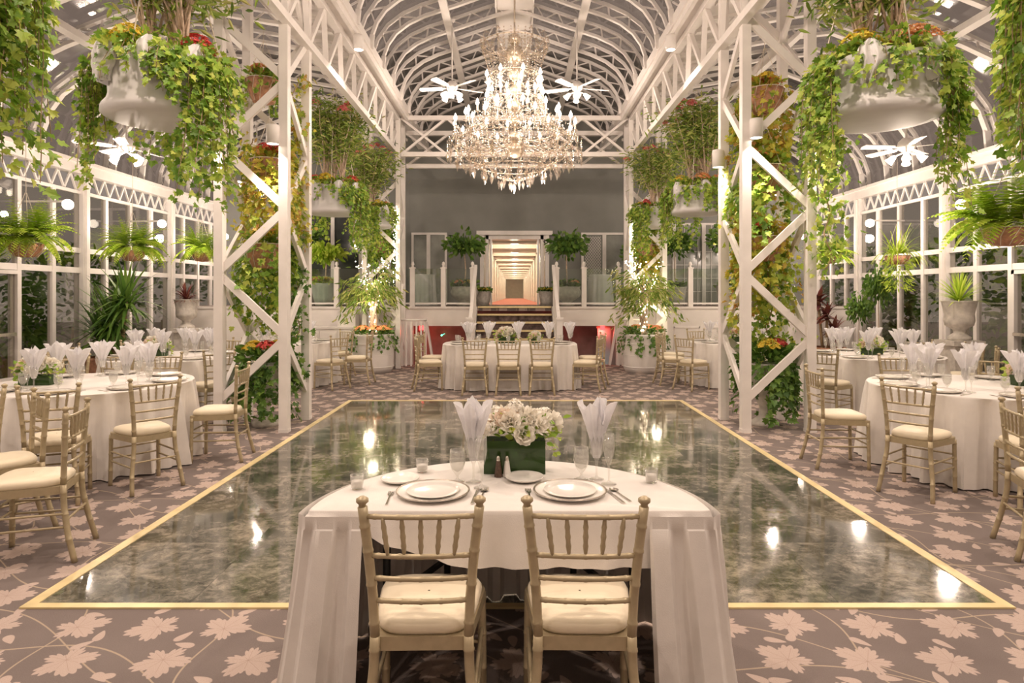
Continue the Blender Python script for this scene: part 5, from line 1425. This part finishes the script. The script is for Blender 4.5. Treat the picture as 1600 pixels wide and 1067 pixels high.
# downlights on towers and far gutters, plus unseen cans added to brighten the foreground
cn = thing('can_downlight', 'can', 'downlight'); g = MB(); g.lathe([(.001, .22), (.07, .22), (.075, .20), (.075, 0), (.065, 0), (.062, .02)], 20); g.build('can', 'white', cn, True)
g = MB(); g.lathe([(.001, .004), (.063, .004)], 18); g.build('lens', 'downglow', cn)
for (x, y, z, l) in ((-3.56, 7.52, 3.42, 'white can downlight on the outer front post of the left tower'), (-2.79, 7.52, 3.35, 'white can downlight on the inner front post of the left tower'),
                     (2.79, 7.52, 3.42, 'white can downlight on the inner front post of the right tower'), (2.62, 8.38, 3.25, 'small can downlight on the inner rear post of the right tower'),
                     (3.56, 7.52, 3.36, 'white can downlight on the outer front post of the right tower'),
                     (2.3, 1.2, 5.22, 'unseen fill downlight added under the right gutter beam above the foreground'), (-2.3, 1.2, 5.22, 'unseen fill downlight added under the left gutter beam above the foreground'),
                     (2.3, 4.2, 5.22, 'unseen fill downlight added under the right gutter beam near the camera'), (-2.3, 4.2, 5.22, 'unseen fill downlight added under the left gutter beam near the camera'),
                     (4.6, 5.6, 5.55, 'unseen fill downlight added over the nearest right table'), (-4.6, 5.6, 5.55, 'unseen fill downlight added over the nearest left table'),
                     (4.6, 2.6, 5.55, 'unseen fill downlight added over the right edge of the room'), (-4.6, 2.6, 5.55, 'unseen fill downlight added over the left edge of the room'),
                     (2.3, 9.6, 5.22, 'can downlight under the right gutter beam'), (-2.3, 9.6, 5.22, 'can downlight under the left gutter beam')):
    o = place(cn, (x, y, z), 0, l); light('can_light', (0, 0, -.03), 34 if z < 4 else (115 if y < 7 else 70), .05, kind='SPOT', spot=95 if z < 4 else 125, parent=o)

# chandelier
random.seed(5)
ch = thing('crystal_chandelier', 'large tiered crystal chandelier full of lit candle bulbs, hanging over the dance floor', 'chandelier', (0, 8.2, 0))
k8 = 8.2 / 1018
def zz(y): return 1.6 + (462 - y) * k8
g = MB(); g.tube([(0, 0, zz(245)), (0, 0, 6.95)], .012, 8)
for (y, r) in ((235, .10), (215, .07), (190, .06), (165, .08), (140, .06), (115, .09), (85, .12), (62, .08)): g.ball((0, 0, zz(y)), r, 14, 8)
g.build('stem', 'brass', ch, True)
g = MB()
for (y, r) in ((222, .72), (205, .55), (160, .36), (118, .30), (70, .40), (246, .62), (262, .42)):
    g.tube([(r * cos(2 * pi * q / 40), r * sin(2 * pi * q / 40), zz(y)) for q in range(41)], .006, 6)
g.build('tier_rings', 'brass', ch, True)
candles = []
for (n_, r, y, y0) in ((16, .76, 196, 228), (12, .58, 178, 215), (10, .36, 150, 175), (8, .34, 136, 150), (8, .36, 124, 130)):
    for q in range(n_):
        a = 2 * pi * q / n_ + r * 3; zc = zz(y)
        c = V((r * cos(a), r * sin(a), zc - .07))
        g = MB(); g.tube([(.06 * cos(a), .06 * sin(a), zz(y0)), (r * .5 * cos(a), r * .5 * sin(a), zz(y0) - .07), (r * .9 * cos(a), r * .9 * sin(a), zz(y0) - .05), (r * cos(a), r * sin(a), zc - .08)], .008, 5)
        g.lathe([(.004, zc - .085), (.035, zc - .07), (.037, zc - .065), (.010, zc - .075)], 10, (r * cos(a), r * sin(a), 0)); ar = g.build('arm', 'crystal', ch, True)
        g = MB(); g.lathe([(.011, 0), (.011, .07)], 8, c); cdl = g.build('candle', 'wax', ar, True)
        g = MB(); g.lathe([(.002, .07), (.019, .085), (.023, .105), (.012, .135), (.001, .16)], 8, c); g.build('bulb', 'candlelit', ar, True)
# crystal drops: 100 large ones as parts, the rest as strands
proto_drop = MB(); proto_drop.octa((0, 0, 0), .018, .085); proto_drop.octa((0, 0, .055), .010, .025)
pd = None
def drop(x, y, z, s=1.):
    global pd
    if pd is None: pd = proto_drop.build('crystal_drop', 'crystal', ch); c = pd
    else: c = pd.copy(); COL.objects.link(c)
    c.location = (x, y, z); c.rotation_euler = (0, 0, rnd() * 3); c.scale = (s,) * 3
for (n_, r, y) in ((30, .84, 247), (26, .72, 256), (20, .56, 266), (12, .38, 276), (8, .20, 284), (4, .06, 289)):
    for q in range(n_): a = 2 * pi * q / n_ + r; drop(r * cos(a), r * sin(a), zz(y) + uni(-.03, .03), uni(1.2, 1.75))
g = MB()
def strand(p, q, sag, n_, s=.008):
    p = V(p); q = V(q)
    for i in range(n_ + 1):
        t = i / n_; c = p.lerp(q, t) - V((0, 0, sag * 4 * t * (1 - t))); g.octa(c, s, s * 2.6)
for (n_, r0, y0, r1, y1, sg, m_) in ((30, .42, 62, .40, 84, 0, 5), (24, .30, 66, .30, 96, 0, 7), (20, .18, 70, .18, 108, 0, 8), (24, .30, 118, .38, 168, .02, 14), (24, .36, 165, .76, 216, .10, 18), (30, .40, 75, .30, 118, .03, 10), (24, .12, 108, .33, 122, .03, 7), (26, .76, 216, .42, 262, .05, 14), (20, .40, 160, .40, 205, .0, 12), (24, .55, 205, .55, 245, .0, 12), (16, .62, 245, .1, 280, .05, 14), (24, .84, 222, .84, 246, 0, 8), (24, .70, 212, .74, 250, 0, 10)):
    for q in range(n_):
        a = 2 * pi * q / n_ + r0; strand((r0 * cos(a), r0 * sin(a), zz(y0)), (r1 * cos(a), r1 * sin(a), zz(y1)), sg, m_, .011)
for (n_, r, y, sg) in ((16, .80, 214, .09), (12, .58, 196, .08), (10, .38, 165, .06), (12, .42, 72, .06), (10, .33, 120, .05)):
    for q in range(n_):
        a, c = 2 * pi * q / n_, 2 * pi * (q + 1) / n_; strand((r * cos(a), r * sin(a), zz(y)), (r * cos(c), r * sin(c), zz(y)), sg, 10, .011)
for _ in range(700):
    y = uni(150, 262); rmax = .36 if y < 165 else (.36 + (y - 165) / 45 * .48 if y < 210 else .84 - max(0, y - 240) / 30 * .35); a = uni(0, 6.28); r = rmax * sqrt(uni(.25, 1)); g.octa((r * cos(a), r * sin(a), zz(y)), .010, .04)
g.build('crystal_strands', 'crystal', ch)['kind'] = 'stuff'
g = MB()
for q in range(12):
    a = 2 * pi * q / 12; g.tube([(.10 * cos(a), .10 * sin(a), zz(92)), (.28 * cos(a), .28 * sin(a), zz(88)), (.44 * cos(a), .44 * sin(a), zz(70)), (.42 * cos(a), .42 * sin(a), zz(58)), (.36 * cos(a), .36 * sin(a), zz(60))], .010, 5)
g.build('crown_scrolls', 'crystal', ch, True)
for q in range(6):
    a = 2 * pi * q / 6 + .2; light('chandelier_light', (.62 * cos(a), .62 * sin(a), zz(178)), 9, .10, parent=ch)
light('chandelier_light', (0, -.22, zz(150)), 3, .1, parent=ch)
light('chandelier_light', (0, 0, zz(305)), 45, .12, parent=ch)
